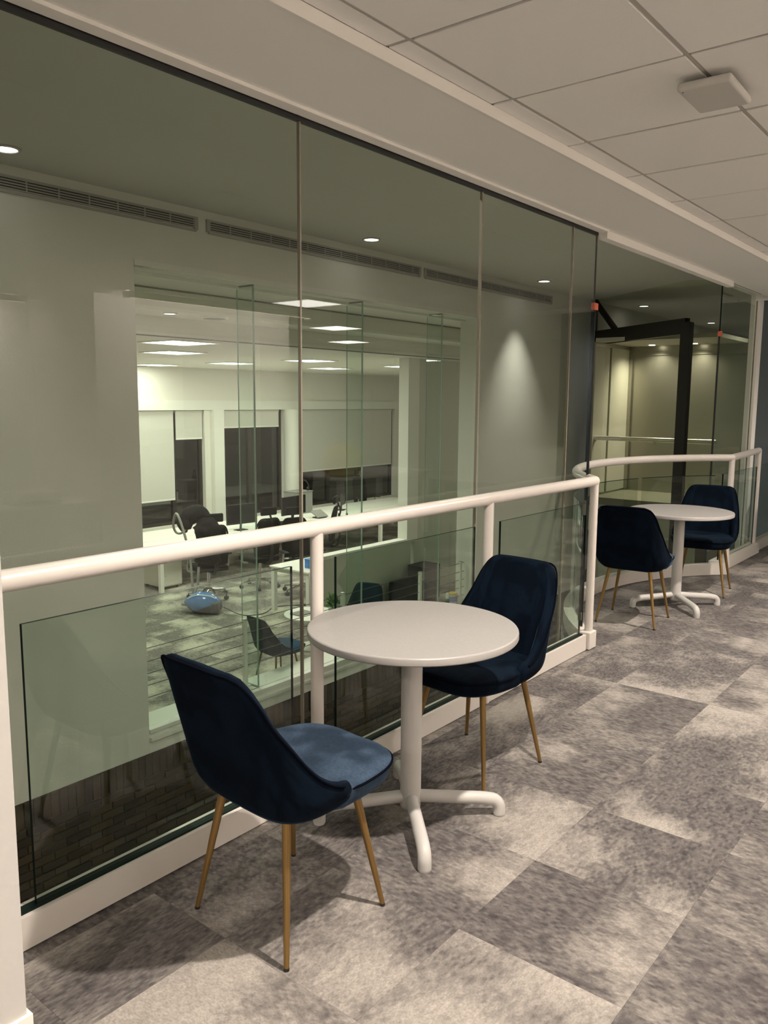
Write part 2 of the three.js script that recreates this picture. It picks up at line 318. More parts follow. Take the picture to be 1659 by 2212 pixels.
// ================================================================== ATRIUM
const OX = -6.1, K = 0.9037, F = -1.78, ACE = 3.24;
const SILL = -1.46, HEAD = 2.664, ZL = -4.2, ZR = -9.72;
const far = struct('wall_far');
part(far, 'wall_panel', [box(OX - 0.34, OX, HEAD, ACE + 0.2, -24, 3.2), box(OX - 0.34, OX, -1.686, HEAD, ZL, 3.2), box(OX - 0.34, OX, -1.686, HEAD, -24, ZR)], M.atriumWall);
part(far, 'head_trim', [box(OX - 0.02, OX + 0.012, HEAD, HEAD + 0.05, ZR, ZL), box(OX - 0.3, OX - 0.26, HEAD - 0.03, HEAD, ZR, ZL)], M.officeTrim);
part(far, 'sill_board', [box(OX - 0.36, OX + 0.015, SILL - 0.035, SILL, ZR, ZL)], M.officeTrim);
part(far, 'sill_trim', [box(OX - 0.05, OX + 0.04, SILL - 0.105, SILL - 0.075, ZR, ZL), box(OX - 0.3, OX, -1.686, SILL - 0.035, ZR, ZL)], M.officeTrim);
struct('ceiling_atrium', box(OX - 0.34, GX - 0.03, ACE, ACE + 0.15, -24, 3.2), M.atriumCeil);
struct('wall_atrium_end', [box(OX, 6.5, -4.8, ACE + 0.1, -24.2, -24)], M.atriumWall);
struct('wall_atrium_near', [box(OX, -2.35, -4.8, ACE + 0.1, 3.2, 3.35)], M.atriumWall);
struct('floor_atrium', box(OX, 6.5, -4.95, -4.8, -24, 3.2), M.officeGrey);
struct('wall_below', box(-2.0, -1.9, -4.8, -0.31, -24, 3.2), M.atriumWall);
// brick spandrel: a soldier course over stretchers
const bw = struct('wall_brick', box(OX - 0.34, OX - 0.012, -4.8, -1.69, -24, 3.2), M.mortar);
{
  const gs = [0, 1, 2].map((k) => rbox(0.10 + k * 0.003, 0.215, 0.066, 0.004, 0, 0, 0, 1)), gh = [0, 1, 2].map((k) => rbox(0.10 + k * 0.003, 0.062, 0.212, 0.004, 0, 0, 0, 1));
  const rest = bricks.map(() => []);
  const put = (g, y, z, solo1) => {
    const b = Math.floor(Math.pow(rnd(), 1.2) * bricks.length);
    if (solo1) { const m = part(bw, 'brick', g, bricks[b]); m.position.set(OX - 0.045 + rr(-0.003, 0.003), y, z); m.rotation.set(rr(-0.006, 0.006), rr(-0.01, 0.01), 0); }
    else { const c = g.clone(); c.translate(OX - 0.045 + rr(-0.003, 0.003), y, z); rest[b].push(c); }
  };
  let n = 0;
  for (let i = 0; i < 110; i++) { const z = -2.5 - 0.0765 * i; put(gs[i % 3], -1.802, z, i < 96 && ++n); }
  for (let r = 0; r < 13; r++) for (let i = 0; i < 44; i++) {
    const z = -2.45 - 0.224 * i - (r % 2) * 0.112, y = -1.955 - 0.0745 * r;
    put(gh[(i + r) % 3], y, z, r < 9 && i < 22 && n < 290 && ++n);
  }
  rest.forEach((l, k) => { if (l.length) { const m = part(bw, 'brickwork', l, bricks[k]); m.userData.kind = 'stuff'; } });
}
// linear air grille high on the far wall
{
  const zs = [[-1.2, -4.86], [-5.0, -8.27], [-8.38, -11.73]], g0 = 3.155, dy = 0.085;
  const labels = ['left length of linear air grille high on the atrium wall, cut by the photo edge', 'middle length of linear air grille above the office opening', 'right length of linear air grille, ending above the lit patch of wall'];
  zs.forEach(([a, b], k) => {
    const t = thing('air_grille', labels[k], 'air grille', [OX, 0, 0], 0);
    part(t, 'backing', box(0.001, 0.004, g0 - dy, g0, a, b), M.black);
    for (let i = 0; i < 5; i++) part(t, 'slat', box(0.004, 0.016, g0 - dy + i * 0.0195, g0 - dy + i * 0.0195 + 0.0085, a, b), M.grille);
    for (let z = a; z >= b; z -= 0.26) part(t, 'rib', box(0.003, 0.013, g0 - dy, g0, z - 0.006, z + 0.006), M.grille);
    part(t, 'frame', [box(0.001, 0.02, g0, g0 + 0.012, a, b), box(0.001, 0.02, g0 - dy - 0.03, g0 - dy - 0.012, a, b), box(0.001, 0.018, g0 - dy - 0.012, g0 + 0.012, a - 0.02, a + 0.02), box(0.001, 0.018, g0 - dy - 0.012, g0 + 0.012, b - 0.02, b + 0.02)], M.grille);
  });
}
function downlight(x, y, z, label, cd, col, lampMat, angle, pen, group, r = 0.075, deep = 0) {
  const t = thing('downlight', label, 'downlight', [x, y, z], 0, group);
  part(t, 'rim', lathe([[r, -0.002], [r + 0.004, -0.012], [r + 0.02, -0.012], [r + 0.024, 0], [r, 0]], 28), M.lampRim);
  const d = new THREE.CylinderGeometry(r, r, 0.004, 28); d.translate(0, -0.004 + deep, 0); part(t, 'lens', d, lampMat);
  if (deep) part(t, 'can', lathe([[r + 0.002, -0.004], [r + 0.002, deep + 0.01], [0.0001, deep + 0.012]], 28), M.black);
  spot(x, y - 0.012, z, cd, col, angle, pen); return t;
}
{
  const zs = [-2.94, -6.88, -10.66, -14.4, -18.2, -22.0];
  const lb = ['atrium downlight cut off by the left edge of the photo', 'atrium downlight over the middle of the air grille', 'atrium downlight throwing a cone of light on the white wall', 'atrium downlight above the glass elevator, nearest of the far ones', 'atrium downlight above the right side of the elevator', 'farthest atrium downlight, beside the white mullion'];
  zs.forEach((z, i) => downlight(-5.66 - (i < 2 ? 0.05 : 0), ACE, z, lb[i], ATRIUM_CD * (i < 1 ? 0.6 : i < 2 ? 1.4 : i > 2 ? 3.4 : 2.4), HALL, M.lamp, i < 2 ? 0.42 : 0.62, 0.8, 'row of downlights in the atrium ceiling'));
  [-0.2, -2.9, -6.2, -13.5].forEach((z, i) => downlight(-2.75, ACE, z, ['added fill downlight above the left pane, hidden by the soffit', 'added fill downlight above the middle pane, hidden by the soffit', 'added fill downlight above the bay, hidden by the soffit', 'added fill downlight before the elevator, hidden by the soffit'][i], ATRIUM_CD * (i > 2 ? 3 : 1.1), HALL, M.lamp, 1.35, 0.8, 'added unseen row of atrium fill lights'));  // second row added out of view to light the far wall broadly
}
// glass and fins in the opening of the far wall
const ow = struct('window_2');
{
  const fz = [-5.6, -7.27, -8.87], edges = [ZL, ...fz, ZR];
  for (let i = 0; i < 4; i++) sheet(ow, 'pane', 'x', OX - 0.06, edges[i] - 0.004, edges[i + 1] + 0.004, SILL, HEAD, 0.012, M.officeGlass, M.finEdge);
  for (const z of fz) {
    sheet(ow, 'glass_fin', 'z', z, OX - 0.30, OX - 0.07, SILL, HEAD - 0.005, 0.015, M.finGlass, M.finEdge);
    part(ow, 'fin_clip', [box(OX - 0.30, OX - 0.06, HEAD - 0.012, HEAD, z - 0.012, z + 0.012), box(OX - 0.28, OX - 0.08, SILL, SILL + 0.01, z - 0.012, z + 0.012)], M.greyBox);
  }
}
// cable railing behind that glass
{
  const cx = OX - 0.2, top = -0.74;
  const t = thing('cable_railing', 'low cable railing with pale posts on the sill of the office opening', 'railing', [0, 0, 0]);
  for (const z of [-5.54, -7.085, -8.65, -9.62]) { const p = part(t, 'post', [box(cx - 0.02, cx + 0.02, SILL, top, z - 0.02, z + 0.02), box(cx - 0.045, cx + 0.045, SILL, SILL + 0.012, z - 0.045, z + 0.045)], M.officeTrim); part(p, 'cap', rbox(0.046, 0.012, 0.046, 0.004, cx, top + 0.004, z), M.alu); }
  for (const y of [-0.763, -0.89, -1.008, -1.122, -1.241]) part(t, 'cable', bar([cx, y, ZL], [cx, y, ZR], 0.0042, 0.0042, 8), M.cable);
}

// ================================================================== OFFICE BEYOND THE ATRIUM
const WX = -15, H2 = 2.444, H3 = 2.241, X1 = -7.13, X2 = -7.68;
const ofl = struct('floor_office', uvm(box(WX - 0.2, OX - 0.34, F - 0.2, F - 0.004, -20, -2)), M.carpetOffice);
{
  const geos = [];
  for (let k = 0; k < 8; k++) {
    const g = new THREE.BoxGeometry(0.498, 0.006, 0.997), ox = rnd() * CARPET_M, oz = rnd() * CARPET_M, p = g.attributes.position, u = new Float32Array(p.count * 2);
    for (let i = 0; i < p.count; i++) { u[2 * i] = p.getX(i) + ox; u[2 * i + 1] = p.getZ(i) + oz; }
    g.setAttribute('uv', new THREE.BufferAttribute(u, 2)); geos.push(g);
  }
  for (let i = 0; i < 11; i++) for (let j = 0; j < 8; j++) { const m = part(ofl, 'carpet_tile', geos[Math.floor(rnd() * 8)], M.carpetOffice); m.position.set(-6.72 - 0.5 * i, F - 0.003, -4.6 - 1.0 * j + (i % 2) * 0.5); }
}
struct('ceiling_office', [box(X1, OX - 0.3, HEAD, HEAD + 0.2, -20, -2), box(X2, X1, H2, HEAD + 0.2, -20, -2), box(WX - 0.2, X2, H3, HEAD + 0.2, -20, -2)], M.officeWhite);
struct('trim_7', [box(X1 - 0.002, X1 + 0.012, H2 - 0.004, H2 + 0.03, -20, -2), box(X2 - 0.002, X2 + 0.012, H3 - 0.004, H3 + 0.025, -20, -2)], M.officeTrim, 'edge beads of the stepped office ceiling');
struct('trim_10', [box(X1, X1 + 0.014, HEAD - 0.016, HEAD, -20, -2), box(X2 - 0.001, X2 + 0.016, H3 - 0.018, H3 - 0.006, -20, -2)], M.greyBox, 'dark strips drawn as shadow lines of the stepped office ceiling');  // solid dark strips stand in for the shade along the steps
struct('wall_office_near', box(WX, OX - 0.34, F, HEAD, -2.1, -1.95), M.officeWhite);
struct('wall_office_far', box(WX, OX - 0.34, F, HEAD, -20.1, -19.95), M.officeGrey);
// window wall: white surround, three openings, night glass, blinds
const zk = 15 / 15.7;
const wz = { a: [-9.2, -12.08], b: [-12.60, -14.62], c: [-15.0, -19.2] }, WTOP = 1.30, WBOT = -1.28;
const ww = struct('wall_window', [
  box(WX - 0.25, WX, WTOP, H3, -20, -2), box(WX - 0.25, WX, F, WBOT, -20, -2),
  box(WX - 0.25, WX, WBOT, WTOP, wz.a[0], -2), box(WX - 0.25, WX, WBOT, WTOP, wz.b[0], wz.a[1]), box(WX - 0.25, WX, WBOT, WTOP, wz.c[0], wz.b[1]), box(WX - 0.25, WX, WBOT, WTOP, -20, wz.c[1])], M.officeWhite);
part(ww, 'head_band', box(WX, WX + 0.05, WTOP - 0.005, WTOP + 0.21, -20, -8), M.officeTrim);
part(ww, 'pilaster', [box(WX, WX + 0.10, F, WTOP, wz.b[0] + 0.02, wz.b[0] + 0.32)], M.officeTrim);
part(ww, 'pilaster', [cyl(0.21, 0.21, WTOP - F, WX + 0.05, F, -14.82, 28)], M.officeTrim);
function nightWindow(n, z0, z1, mulls) {
  const w = struct('window_' + n);
  const x = WX - 0.16;
  part(w, 'frame', [box(x - 0.04, x + 0.05, WBOT, WTOP, z0, z0 - 0.07), box(x - 0.04, x + 0.05, WBOT, WTOP, z1, z1 + 0.07), box(x - 0.04, x + 0.05, WBOT, WBOT + 0.07, z0, z1), box(x - 0.04, x + 0.05, WTOP - 0.07, WTOP, z0, z1)], M.darkFrame);
  const zs = [z0 - 0.07, ...mulls, z1 + 0.07];
  for (const m of mulls) part(w, 'mullion', box(x - 0.04, x + 0.05, WBOT, WTOP, m - 0.05, m + 0.05), M.darkFrame);
  for (let i = 0; i < zs.length - 1; i++) part(w, 'pane', box(x - 0.005, x + 0.005, WBOT + 0.07, WTOP - 0.07, zs[i], zs[i + 1]), M.nightGlass);
  return w;
}
nightWindow(3, ...wz.a, [-11.28]); nightWindow(4, ...wz.b, [-13.55]); nightWindow(5, ...wz.c, [-16.4, -17.8]);
struct('added_backdrop', box(WX - 1.2, WX - 1.1, -4, 4, -21, -2), M.night, 'added dim grey backdrop outside the office windows, toned for the mirrored office');  // sheet added behind the panes, its grey imitates the reflected office
function blind(z0, z1, bottom, label) {
  const t = thing('roller_blind', label, 'roller blind', [WX + 0.0, 0, 0], 0);
  part(t, 'cloth', box(-0.055, -0.050, bottom, WTOP - 0.03, z0, z1), M.blind);
  part(t, 'roller', bar([-0.06, WTOP - 0.035, z0], [-0.06, WTOP - 0.035, z1], 0.03, 0.03, 12), M.blind);
  part(t, 'hem_bar', rbox(0.02, 0.035, z0 - z1, 0.006, -0.052, bottom, (z0 + z1) / 2, 1), M.officeTrim);
}
blind(-9.25, -11.25, -0.70, 'pale roller blind drawn almost to the desk, first from the left jamb');
blind(-11.31, -12.05, 0.65, 'narrow roller blind rolled up high beside the long drawn blind');
blind(-12.66, -14.48, 0.88, 'grey roller blind drawn only a little, above the dark middle window');
blind(-15.05, -19.1, -0.33, 'wide roller blind hanging low behind the yellow bag reflection');
// half-height wall that rises to full height, with white capping
struct('wall_partition', [box(-8.36, -8.22, F, -0.84, -11.0, -8.75), box(-8.36, -8.22, F, H3, -13.1, -11.1)], M.officeGrey);
struct('trim_8', [box(-8.38, -8.2, -0.84, -0.79, -11.05, -8.75), box(-8.39, -8.19, -0.84, H3, -11.15, -10.85), box(-8.38, -8.2, F, -0.79, -8.79, -8.68)], M.officeTrim, 'white capping of the partition wall');
// ceiling panels of the office
{
  const list = [[-10.25, -7.7, 'office ceiling light panel nearest the left jamb of the opening'], [-10.2, -10.6, 'office ceiling light panel in front of the long glass joint'], [-12.3, -10.6, 'office ceiling light panel above the middle window'], [-12.3, -13.4, 'small looking light panel farthest right in the office ceiling'], [-14.3, -10.3, 'office ceiling light panel cut off by the left jamb']];
  const t0 = [];
  for (const [x, z, label] of list) {
    const t = thing('ceiling_light', label, 'ceiling light', [x, H3, z], 0, 'light panels in the office ceiling');
    part(t, 'frame', [box(-0.36, 0.36, -0.016, 0, -0.36, -0.32), box(-0.36, 0.36, -0.016, 0, 0.32, 0.36), box(-0.36, -0.32, -0.016, 0, -0.32, 0.32), box(0.32, 0.36, -0.016, 0, -0.32, 0.32)], M.officeTrim);
    part(t, 'diffuser', box(-0.32, 0.32, -0.010, -0.004, -0.32, 0.32), M.lamp);
    area(x, H3 - 0.02, z, 0.64, 0.64, OFFICE_I * (x < -14 ? 0.3 : 1), COOL);
  }
  for (const [x, z, where] of [[-8.4, -6.4, 'just behind the opening head'], [-12.3, -7.7, 'behind the left jamb'], [-10.2, -13.4, 'over the right part of the long desk'], [-8.6, -15.5, 'behind the partition wall']]) {  // extra panels added out of view to light the room
    const t = thing('ceiling_light', 'added office ceiling light panel ' + where + ', unseen, to light the room', 'ceiling light', [x, H3, z], 0, 'light panels in the office ceiling');
    part(t, 'frame', [box(-0.36, 0.36, -0.016, 0, -0.36, -0.32), box(-0.36, 0.36, -0.016, 0, 0.32, 0.36), box(-0.36, -0.32, -0.016, 0, -0.32, 0.32), box(0.32, 0.36, -0.016, 0, -0.32, 0.32)], M.officeTrim);
    part(t, 'diffuser', box(-0.32, 0.32, -0.010, -0.004, -0.32, 0.32), M.lamp);
    area(x, H3 - 0.02, z, 0.64, 0.64, OFFICE_I, COOL);
  }
  downlight(-7.3, H2, -5.45, 'small downlight in the stepped office ceiling, left of the round speaker', 3, COOL, M.lamp, 1.0, 0.9, null, 0.06);
  const sp = thing('ceiling_speaker', 'round dark ceiling speaker in the stepped office ceiling', 'speaker', [-7.3, H2, -6.05]);
  part(sp, 'ring', lathe([[0.13, 0], [0.13, -0.012], [0.15, -0.012], [0.155, 0]], 28), M.officeTrim);
  part(sp, 'mesh', cyl(0.13, 0.13, 0.006, 0, -0.010, 0, 28), M.greyBox);
}

// ================================================================== FURNITURE OF THE GALLERY
function makeChair(name, label) {
  const t = thing(name, label, 'chair');
  const heights = [[0, 0.853], [20, 0.851], [30, 0.840], [38, 0.812], [45, 0.77], [52, 0.71], [58, 0.665], [64, 0.618], [70, 0.575], [77, 0.537], [84, 0.508], [90, 0.484]];
  const T = (deg) => { deg = Math.abs(deg); for (let i = 1; i < heights.length; i++) if (deg <= heights[i][0]) { const [a, ha] = heights[i - 1], [b, hb] = heights[i], k = (deg - a) / (b - a); return ha + (hb - ha) * k; } return 0.484; };
  const plan = (deg, s = 1) => { const a = deg * Math.PI / 180, e = 0.52; return [0.252 * s * Math.sign(Math.sin(a)) * Math.pow(Math.abs(Math.sin(a)), e), -0.235 * s * Math.pow(Math.max(0, Math.cos(a)), e)]; };
  const place = (deg, y, off) => {     // outline point at angle deg, height y, moved inwards by off
    const tuck = y < 0.47 ? 1 - 0.20 * Math.pow((0.47 - y) / 0.078, 2.0) : 1;
    const up = Math.max(0, (y - 0.45) / 0.4), back = Math.max(0, Math.cos(deg * Math.PI / 180));
    let [x, z] = plan(deg, tuck);
    const l = Math.hypot(x, z + 0.0) || 1; const k = 1 - off / Math.max(0.12, l);
    x *= k * (1 - 0.05 * up * up); z *= k;
    z -= 0.112 * up * Math.min(1, back * 1.7);
    return V(x, y, z + 0.01);
  };
  const N = 56, loop = (deg) => {
    const top = T(deg), th = 0.042, pts = [], yb = 0.392, r = th / 2;
    pts.push(place(deg, yb, 0.08));
    for (let i = 0; i <= 10; i++) { const y = yb + (top - r - yb) * Math.pow(i / 10, 1.25); pts.push(place(deg, y, 0)); }
    for (let i = 1; i <= 5; i++) { const a = Math.PI * i / 6; pts.push(place(deg, top - r + r * Math.sin(a), r - r * Math.cos(a))); }
    for (let i = 0; i <= 7; i++) { const y = (top - r) + (Math.min(0.43, top - 0.06) - (top - r)) * i / 7; pts.push(place(deg, y, th + 0.014 * Math.sin(Math.PI * i / 7))); }
    return pts;
  };
  const rows = []; for (let i = 0; i <= N; i++) rows.push(loop(-92 + 184 * i / N));
  const m = rows[0].length, pos = [], uv = [], idx = [];
  rows.forEach((row, i) => row.forEach((p, j) => { pos.push(p.x, p.y, p.z); uv.push(i / N * 0.9, j / m); }));
  for (let i = 0; i < N; i++) for (let j = 0; j < m - 1; j++) { const a = i * m + j, b = a + m; idx.push(a, a + 1, b, b, a + 1, b + 1); }
  for (const i of [0, N]) { // wing fronts
    const c = pos.length / 3, row = rows[i], mid = row.reduce((s, p) => s.add(p), V(0, 0, 0)).multiplyScalar(1 / m); pos.push(mid.x, mid.y, mid.z + 0.012); uv.push(i / N, 0.5);
    for (let j = 0; j < m - 1; j++) { const a = i * m + j; if (i) idx.push(a, a + 1, c); else idx.push(a + 1, a, c); }
  }
  const g = new THREE.BufferGeometry(); g.setAttribute('position', new THREE.Float32BufferAttribute(pos, 3)); g.setAttribute('uv', new THREE.Float32BufferAttribute(uv, 2)); g.setIndex(idx); g.computeVertexNormals();
  part(t, 'backrest', g, M.velvet);
  const edge = []; for (let i = 0; i <= 44; i++) { const d = -89 + 178 * i / 44; edge.push(place(d, T(d) - 0.006, -0.001).toArray()); }
  part(t, 'piping', tube(edge, 0.0042, 130, 6), M.piping, 'dark piping along the shell edge');
  // seat cushion
  const seat = (a, s) => { const c = Math.cos(a), q = Math.sin(a), e = 0.48, x = 0.238 * Math.sign(c) * Math.pow(Math.abs(c), e), z = Math.sign(q) * Math.pow(Math.abs(q), e); return [x * s * (z > 0 ? 1 - 0.10 * z * z : 1 - 0.13 * Math.min(1, -z * 3)), (z > 0 ? 0.288 : 0.195) * z * s + 0.01]; };
  const prof = [[0.78, 0.388], [0.9, 0.393], [0.965, 0.408], [0.985, 0.428], [1.0, 0.448], [0.995, 0.458], [0.96, 0.466], [0.86, 0.4725], [0.7, 0.475], [0.5, 0.473], [0.3, 0.470], [0.12, 0.468], [0.001, 0.467]];
  const sp = [], su = [], si = [], NS = 72;
  for (let i = 0; i <= NS; i++) for (const [s, y] of prof) { const a = 2 * Math.PI * i / NS, [x, z] = seat(a, s); const w = y > 0.46 ? 0.002 * Math.sin(x * 31 + z * 17) * Math.sin(z * 27 - x * 9) : 0; sp.push(x, y + w, z); su.push(0.5 + x * 1.1, 0.5 + z * 1.1); }
  for (let i = 0; i < NS; i++) for (let j = 0; j < prof.length - 1; j++) { const a = i * prof.length + j, b = a + prof.length; si.push(a, a + 1, b, b, a + 1, b + 1); }
  const sg = new THREE.BufferGeometry(); sg.setAttribute('position', new THREE.Float32BufferAttribute(sp, 3)); sg.setAttribute('uv', new THREE.Float32BufferAttribute(su, 2)); sg.setIndex(si); sg.computeVertexNormals();
  const s1 = part(t, 'seat', sg, M.velvetSeatLit);
  const ring = []; for (let i = 0; i <= 60; i++) { const a = -0.35 + (Math.PI + 0.7) * i / 60, [x, z] = seat(a, 1.004); ring.push([x, 0.452, z]); }
  part(s1, 'piping', tube(ring, 0.0042, 120, 6), M.piping, 'dark piping round the seat');
  part(t, 'underframe', [rbox(0.27, 0.014, 0.26, 0.006, 0, 0.387, 0, 1)], M.black);
  for (const [sx, sz] of [[-1, 1], [1, 1], [-1, -1], [1, -1]]) {
    const l = part(t, 'leg', bar([sx * 0.204, 0.006, sz * 0.196], [sx * 0.14, 0.39, sz * 0.135], 0.0075, 0.0135, 18), M.brass);
    part(l, 'foot_tip', bar([sx * 0.2045, 0.0, sz * 0.1965], [sx * 0.2035, 0.008, sz * 0.1955], 0.0082, 0.0082, 14), M.black);
  }
  return t;
}
const chair = makeChair('velvet_chair', 'nearest navy velvet chair, backrest towards the camera, beside the left of the front round table');
chair.position.set(-1.66, 0, -1.626); chair.rotation.set(0, 3.09, 0);
const cg = 'navy velvet chairs with brass legs at the round tables';
chair.userData.group = cg;
const shadedSeat = (c) => c.traverse((m) => { if (m.material === M.velvetSeatLit) m.material = M.velvetSeatShaded; });   // darker copy of one velvet, dimmer light on these seats painted in
shadedSeat(copy(chair, 'velvet_chair', 'dark navy velvet chair facing the camera behind the front round table', [-1.773, 0, -2.85], -0.109, cg));
copy(chair, 'velvet_chair', 'navy velvet chair in the bay, backrest to the camera, right beside the rail corner post', [-2.15, 0, -5.54], 3.25, cg);
shadedSeat(copy(chair, 'velvet_chair', 'navy velvet chair in the bay facing the camera behind the farther round table', [-2.068, 0, -6.79], 0.16, cg));
copy(chair, 'velvet_chair', 'velvet chair cut off by the right edge of the photo, beyond the bay', [-1.74, 0, -8.6], Math.PI + 0.2, cg);

function makeTable(name, label) {
  const t = thing(name, label, 'table');
  part(t, 'table_top', lathe([[0.0001, 0.740], [0.372, 0.740], [0.377, 0.7385], [0.379, 0.735], [0.379, 0.7345]], 96), M.laminate);
  part(t, 'edge_band', lathe([[0.3792, 0.7350], [0.3796, 0.730], [0.3796, 0.716], [0.377, 0.712], [0.30, 0.711], [0.0001, 0.711]], 96), M.tableEdge);
  part(t, 'mounting_plate', [rbox(0.24, 0.008, 0.24, 0.003, 0, 0.706, 0, 1), bar([0.05, 0.703, 0.1], [0.14, 0.696, 0.12], 0.008)], M.black);
  part(t, 'column', lathe([[0.0001, 0.045], [0.036, 0.045], [0.0385, 0.06], [0.0385, 0.55], [0.038, 0.702], [0.0001, 0.702]], 36), M.tablePaint);
  for (let k = 0; k < 4; k++) {
    const a = Math.PI / 4 + k * Math.PI / 2, c = Math.cos(a), s = Math.sin(a);
    const pts = [[0.01, 0.092], [0.08, 0.086], [0.20, 0.076], [0.285, 0.068], [0.322, 0.058], [0.336, 0.038], [0.338, 0.006]].map(([r, y]) => [c * r, y, s * r]);
    const f = part(t, 'foot', tube(pts, 0.0235, 44, 16), M.tablePaint);
    part(f, 'glide', cyl(0.021, 0.021, 0.006, c * 0.338, 0, s * 0.338, 16), M.tablePaint);
  }
  return t;
}
const table = makeTable('round_table', 'nearest round pale table on a white four-footed pedestal'); table.position.set(-1.695, 0, -2.285); table.userData.group = 'round pedestal tables along the railing';
copy(table, 'round_table', 'farther round pale table standing in the curved bay of the railing', [-2.05, 0, -6.13], 0, 'round pedestal tables along the railing');
copy(table, 'round_table', 'white table end just showing at the right edge behind the farthest chair', [-1.72, 0, -9.3], 0.1, 'round pedestal tables along the railing');

// guardrail, straight length
function panelX(t, z0, z1, y0 = 0.1, y1 = 0.93, x = RX - 0.012) { return sheet(t, 'glass_panel', 'x', x, z0, z1, y0, y1, 0.012, M.railGlass); }
{
  const t = thing('guardrail', 'long straight white pipe guardrail with glass panels nearest the camera', 'railing');
  part(t, 'handrail', [bar([RX, 1.06, -0.8], [RX, 1.06, -4.715], 0.031, 0.031, 24), new THREE.SphereGeometry(0.031, 20, 14).translate(RX, 1.06, -4.715)], M.railPaint);
  for (const z of [-0.97, -2.224, -3.474, -4.715]) { const p = part(t, 'post', bar([RX, 0, z], [RX, 1.06, z], 0.0255, 0.0255, 22), M.railPaint); if (z < -4) part(p, 'base_block', rbox(0.075, 0.11, 0.10, 0.006, RX, 0.055, z + 0.01), M.curb); }
  part(t, 'curb', [box(RX - 0.055, RX + 0.017, 0, 0.098, -0.8, -4.65)], M.curb);
  part(t, 'bead', [box(RX - 0.03, RX + 0.002, 0.098, 0.106, -0.84, -4.63)], M.greenEdge, 'dark gasket under the glass');
  panelX(t, -1.063, -2.098); panelX(t, -2.343, -3.363); panelX(t, -3.607, -4.60);
  part(t, 'clip', [box(RX - 0.02, RX + 0.004, 0.86, 0.95, -4.60, -4.592), box(RX - 0.02, RX + 0.004, 0.2, 0.25, -4.60, -4.592)], M.chrome);
}
// guardrail, curved bay
{
  const t = thing('guardrail', 'curved white pipe guardrail sweeping round the bay with the second table', 'railing');
  const pts = []; for (let i = 0; i <= 26; i++) { const [x, z] = arcPt(A0 + (A1 - A0) * i / 26); pts.push([x, 1.06, z]); }
  pts[0] = [RX, 1.06, -4.715];
  part(t, 'handrail', [tube(pts, 0.031, 120, 20), new THREE.SphereGeometry(0.031, 20, 14).translate(...pts.at(-1))], M.railPaint);
  const [ex, ez] = arcPt(A1);
  part(t, 'post', [bar([ex, 0, ez], [ex, 1.06, ez], 0.0255, 0.0255, 22)], M.railPaint);
  const cs = new THREE.Shape(), n = 26, ri = ARC.r - 0.02, ro = ARC.r + 0.055;
  for (let i = 0; i <= n; i++) { const [x, z] = arcPt(A0 + 0.02 + (A1 - A0 - 0.02) * i / n, ri); i ? cs.lineTo(x, z) : cs.moveTo(x, z); }
  for (let i = n; i >= 0; i--) cs.lineTo(...arcPt(A0 + 0.02 + (A1 - A0 - 0.02) * i / n, ro));
  const cgeo = new THREE.ExtrudeGeometry(cs, { depth: 0.1, bevelEnabled: false }); cgeo.rotateX(Math.PI / 2); cgeo.translate(0, 0.1, 0);
  part(t, 'curb', cgeo, M.curb);
  // bent glass
  const cuts = [A0 + 0.08, -0.22, 0.30, A1 - 0.06];
  for (let k = 0; k < 3; k++) {
    const a0 = cuts[k] + 0.012, a1 = cuts[k + 1] - 0.012, S = 14, p = [], uv = [], id = [];
    for (let i = 0; i <= S; i++) { const [x, z] = arcPt(a0 + (a1 - a0) * i / S, ARC.r + 0.012); p.push(x, 0.1, z, x, 0.90, z); uv.push(i / S, 0, i / S, 1); }
    for (let i = 0; i < S; i++) id.push(2 * i, 2 * i + 1, 2 * i + 2, 2 * i + 2, 2 * i + 1, 2 * i + 3);
    const g = new THREE.BufferGeometry(); g.setAttribute('position', new THREE.Float32BufferAttribute(p, 3)); g.setAttribute('uv', new THREE.Float32BufferAttribute(uv, 2)); g.setIndex(id); g.computeVertexNormals();
    const gp = part(t, 'glass_panel', g, M.railGlass);
    const e = []; for (let i = 0; i <= S; i++) { const [x, z] = arcPt(a0 + (a1 - a0) * i / S, ARC.r + 0.012); e.push([x, 0.90, z]); }
    part(gp, 'glass_edge', tube(e, 0.003, 30, 6), M.greenEdge);
  }
}
{
  const t = thing('guardrail', 'last white guardrail length, running from the bay towards the dark blue wall', 'railing');
  const a = [arcPt(A1)[0], arcPt(A1)[1]], b = [-2.235, -8.97];
  part(t, 'handrail', [bar([a[0], 1.06, a[1]], [b[0], 1.06, b[1]], 0.031, 0.031, 22), new THREE.SphereGeometry(0.031, 20, 14).translate(b[0], 1.06, b[1])], M.railPaint);
  part(t, 'post', bar([b[0], 0, b[1]], [b[0], 1.06, b[1]], 0.031, 0.031, 22), M.railPaint);
  part(t, 'curb', [box(-2.27, -2.16, 0, 0.1, a[1] - 0.03, -8.95), box(-2.29, -2.2, 0, 0.1, -8.95, -10.9)], M.curb);
  sheet(t, 'glass_panel', 'x', -2.215, a[1] - 0.12, -8.86, 0.1, 0.9, 0.012, M.railGlass, M.greenEdge);
  sheet(t, 'glass_panel', 'x', -2.245, -9.1, -10.8, 0.1, 0.9, 0.012, M.railGlass, M.greenEdge);
}
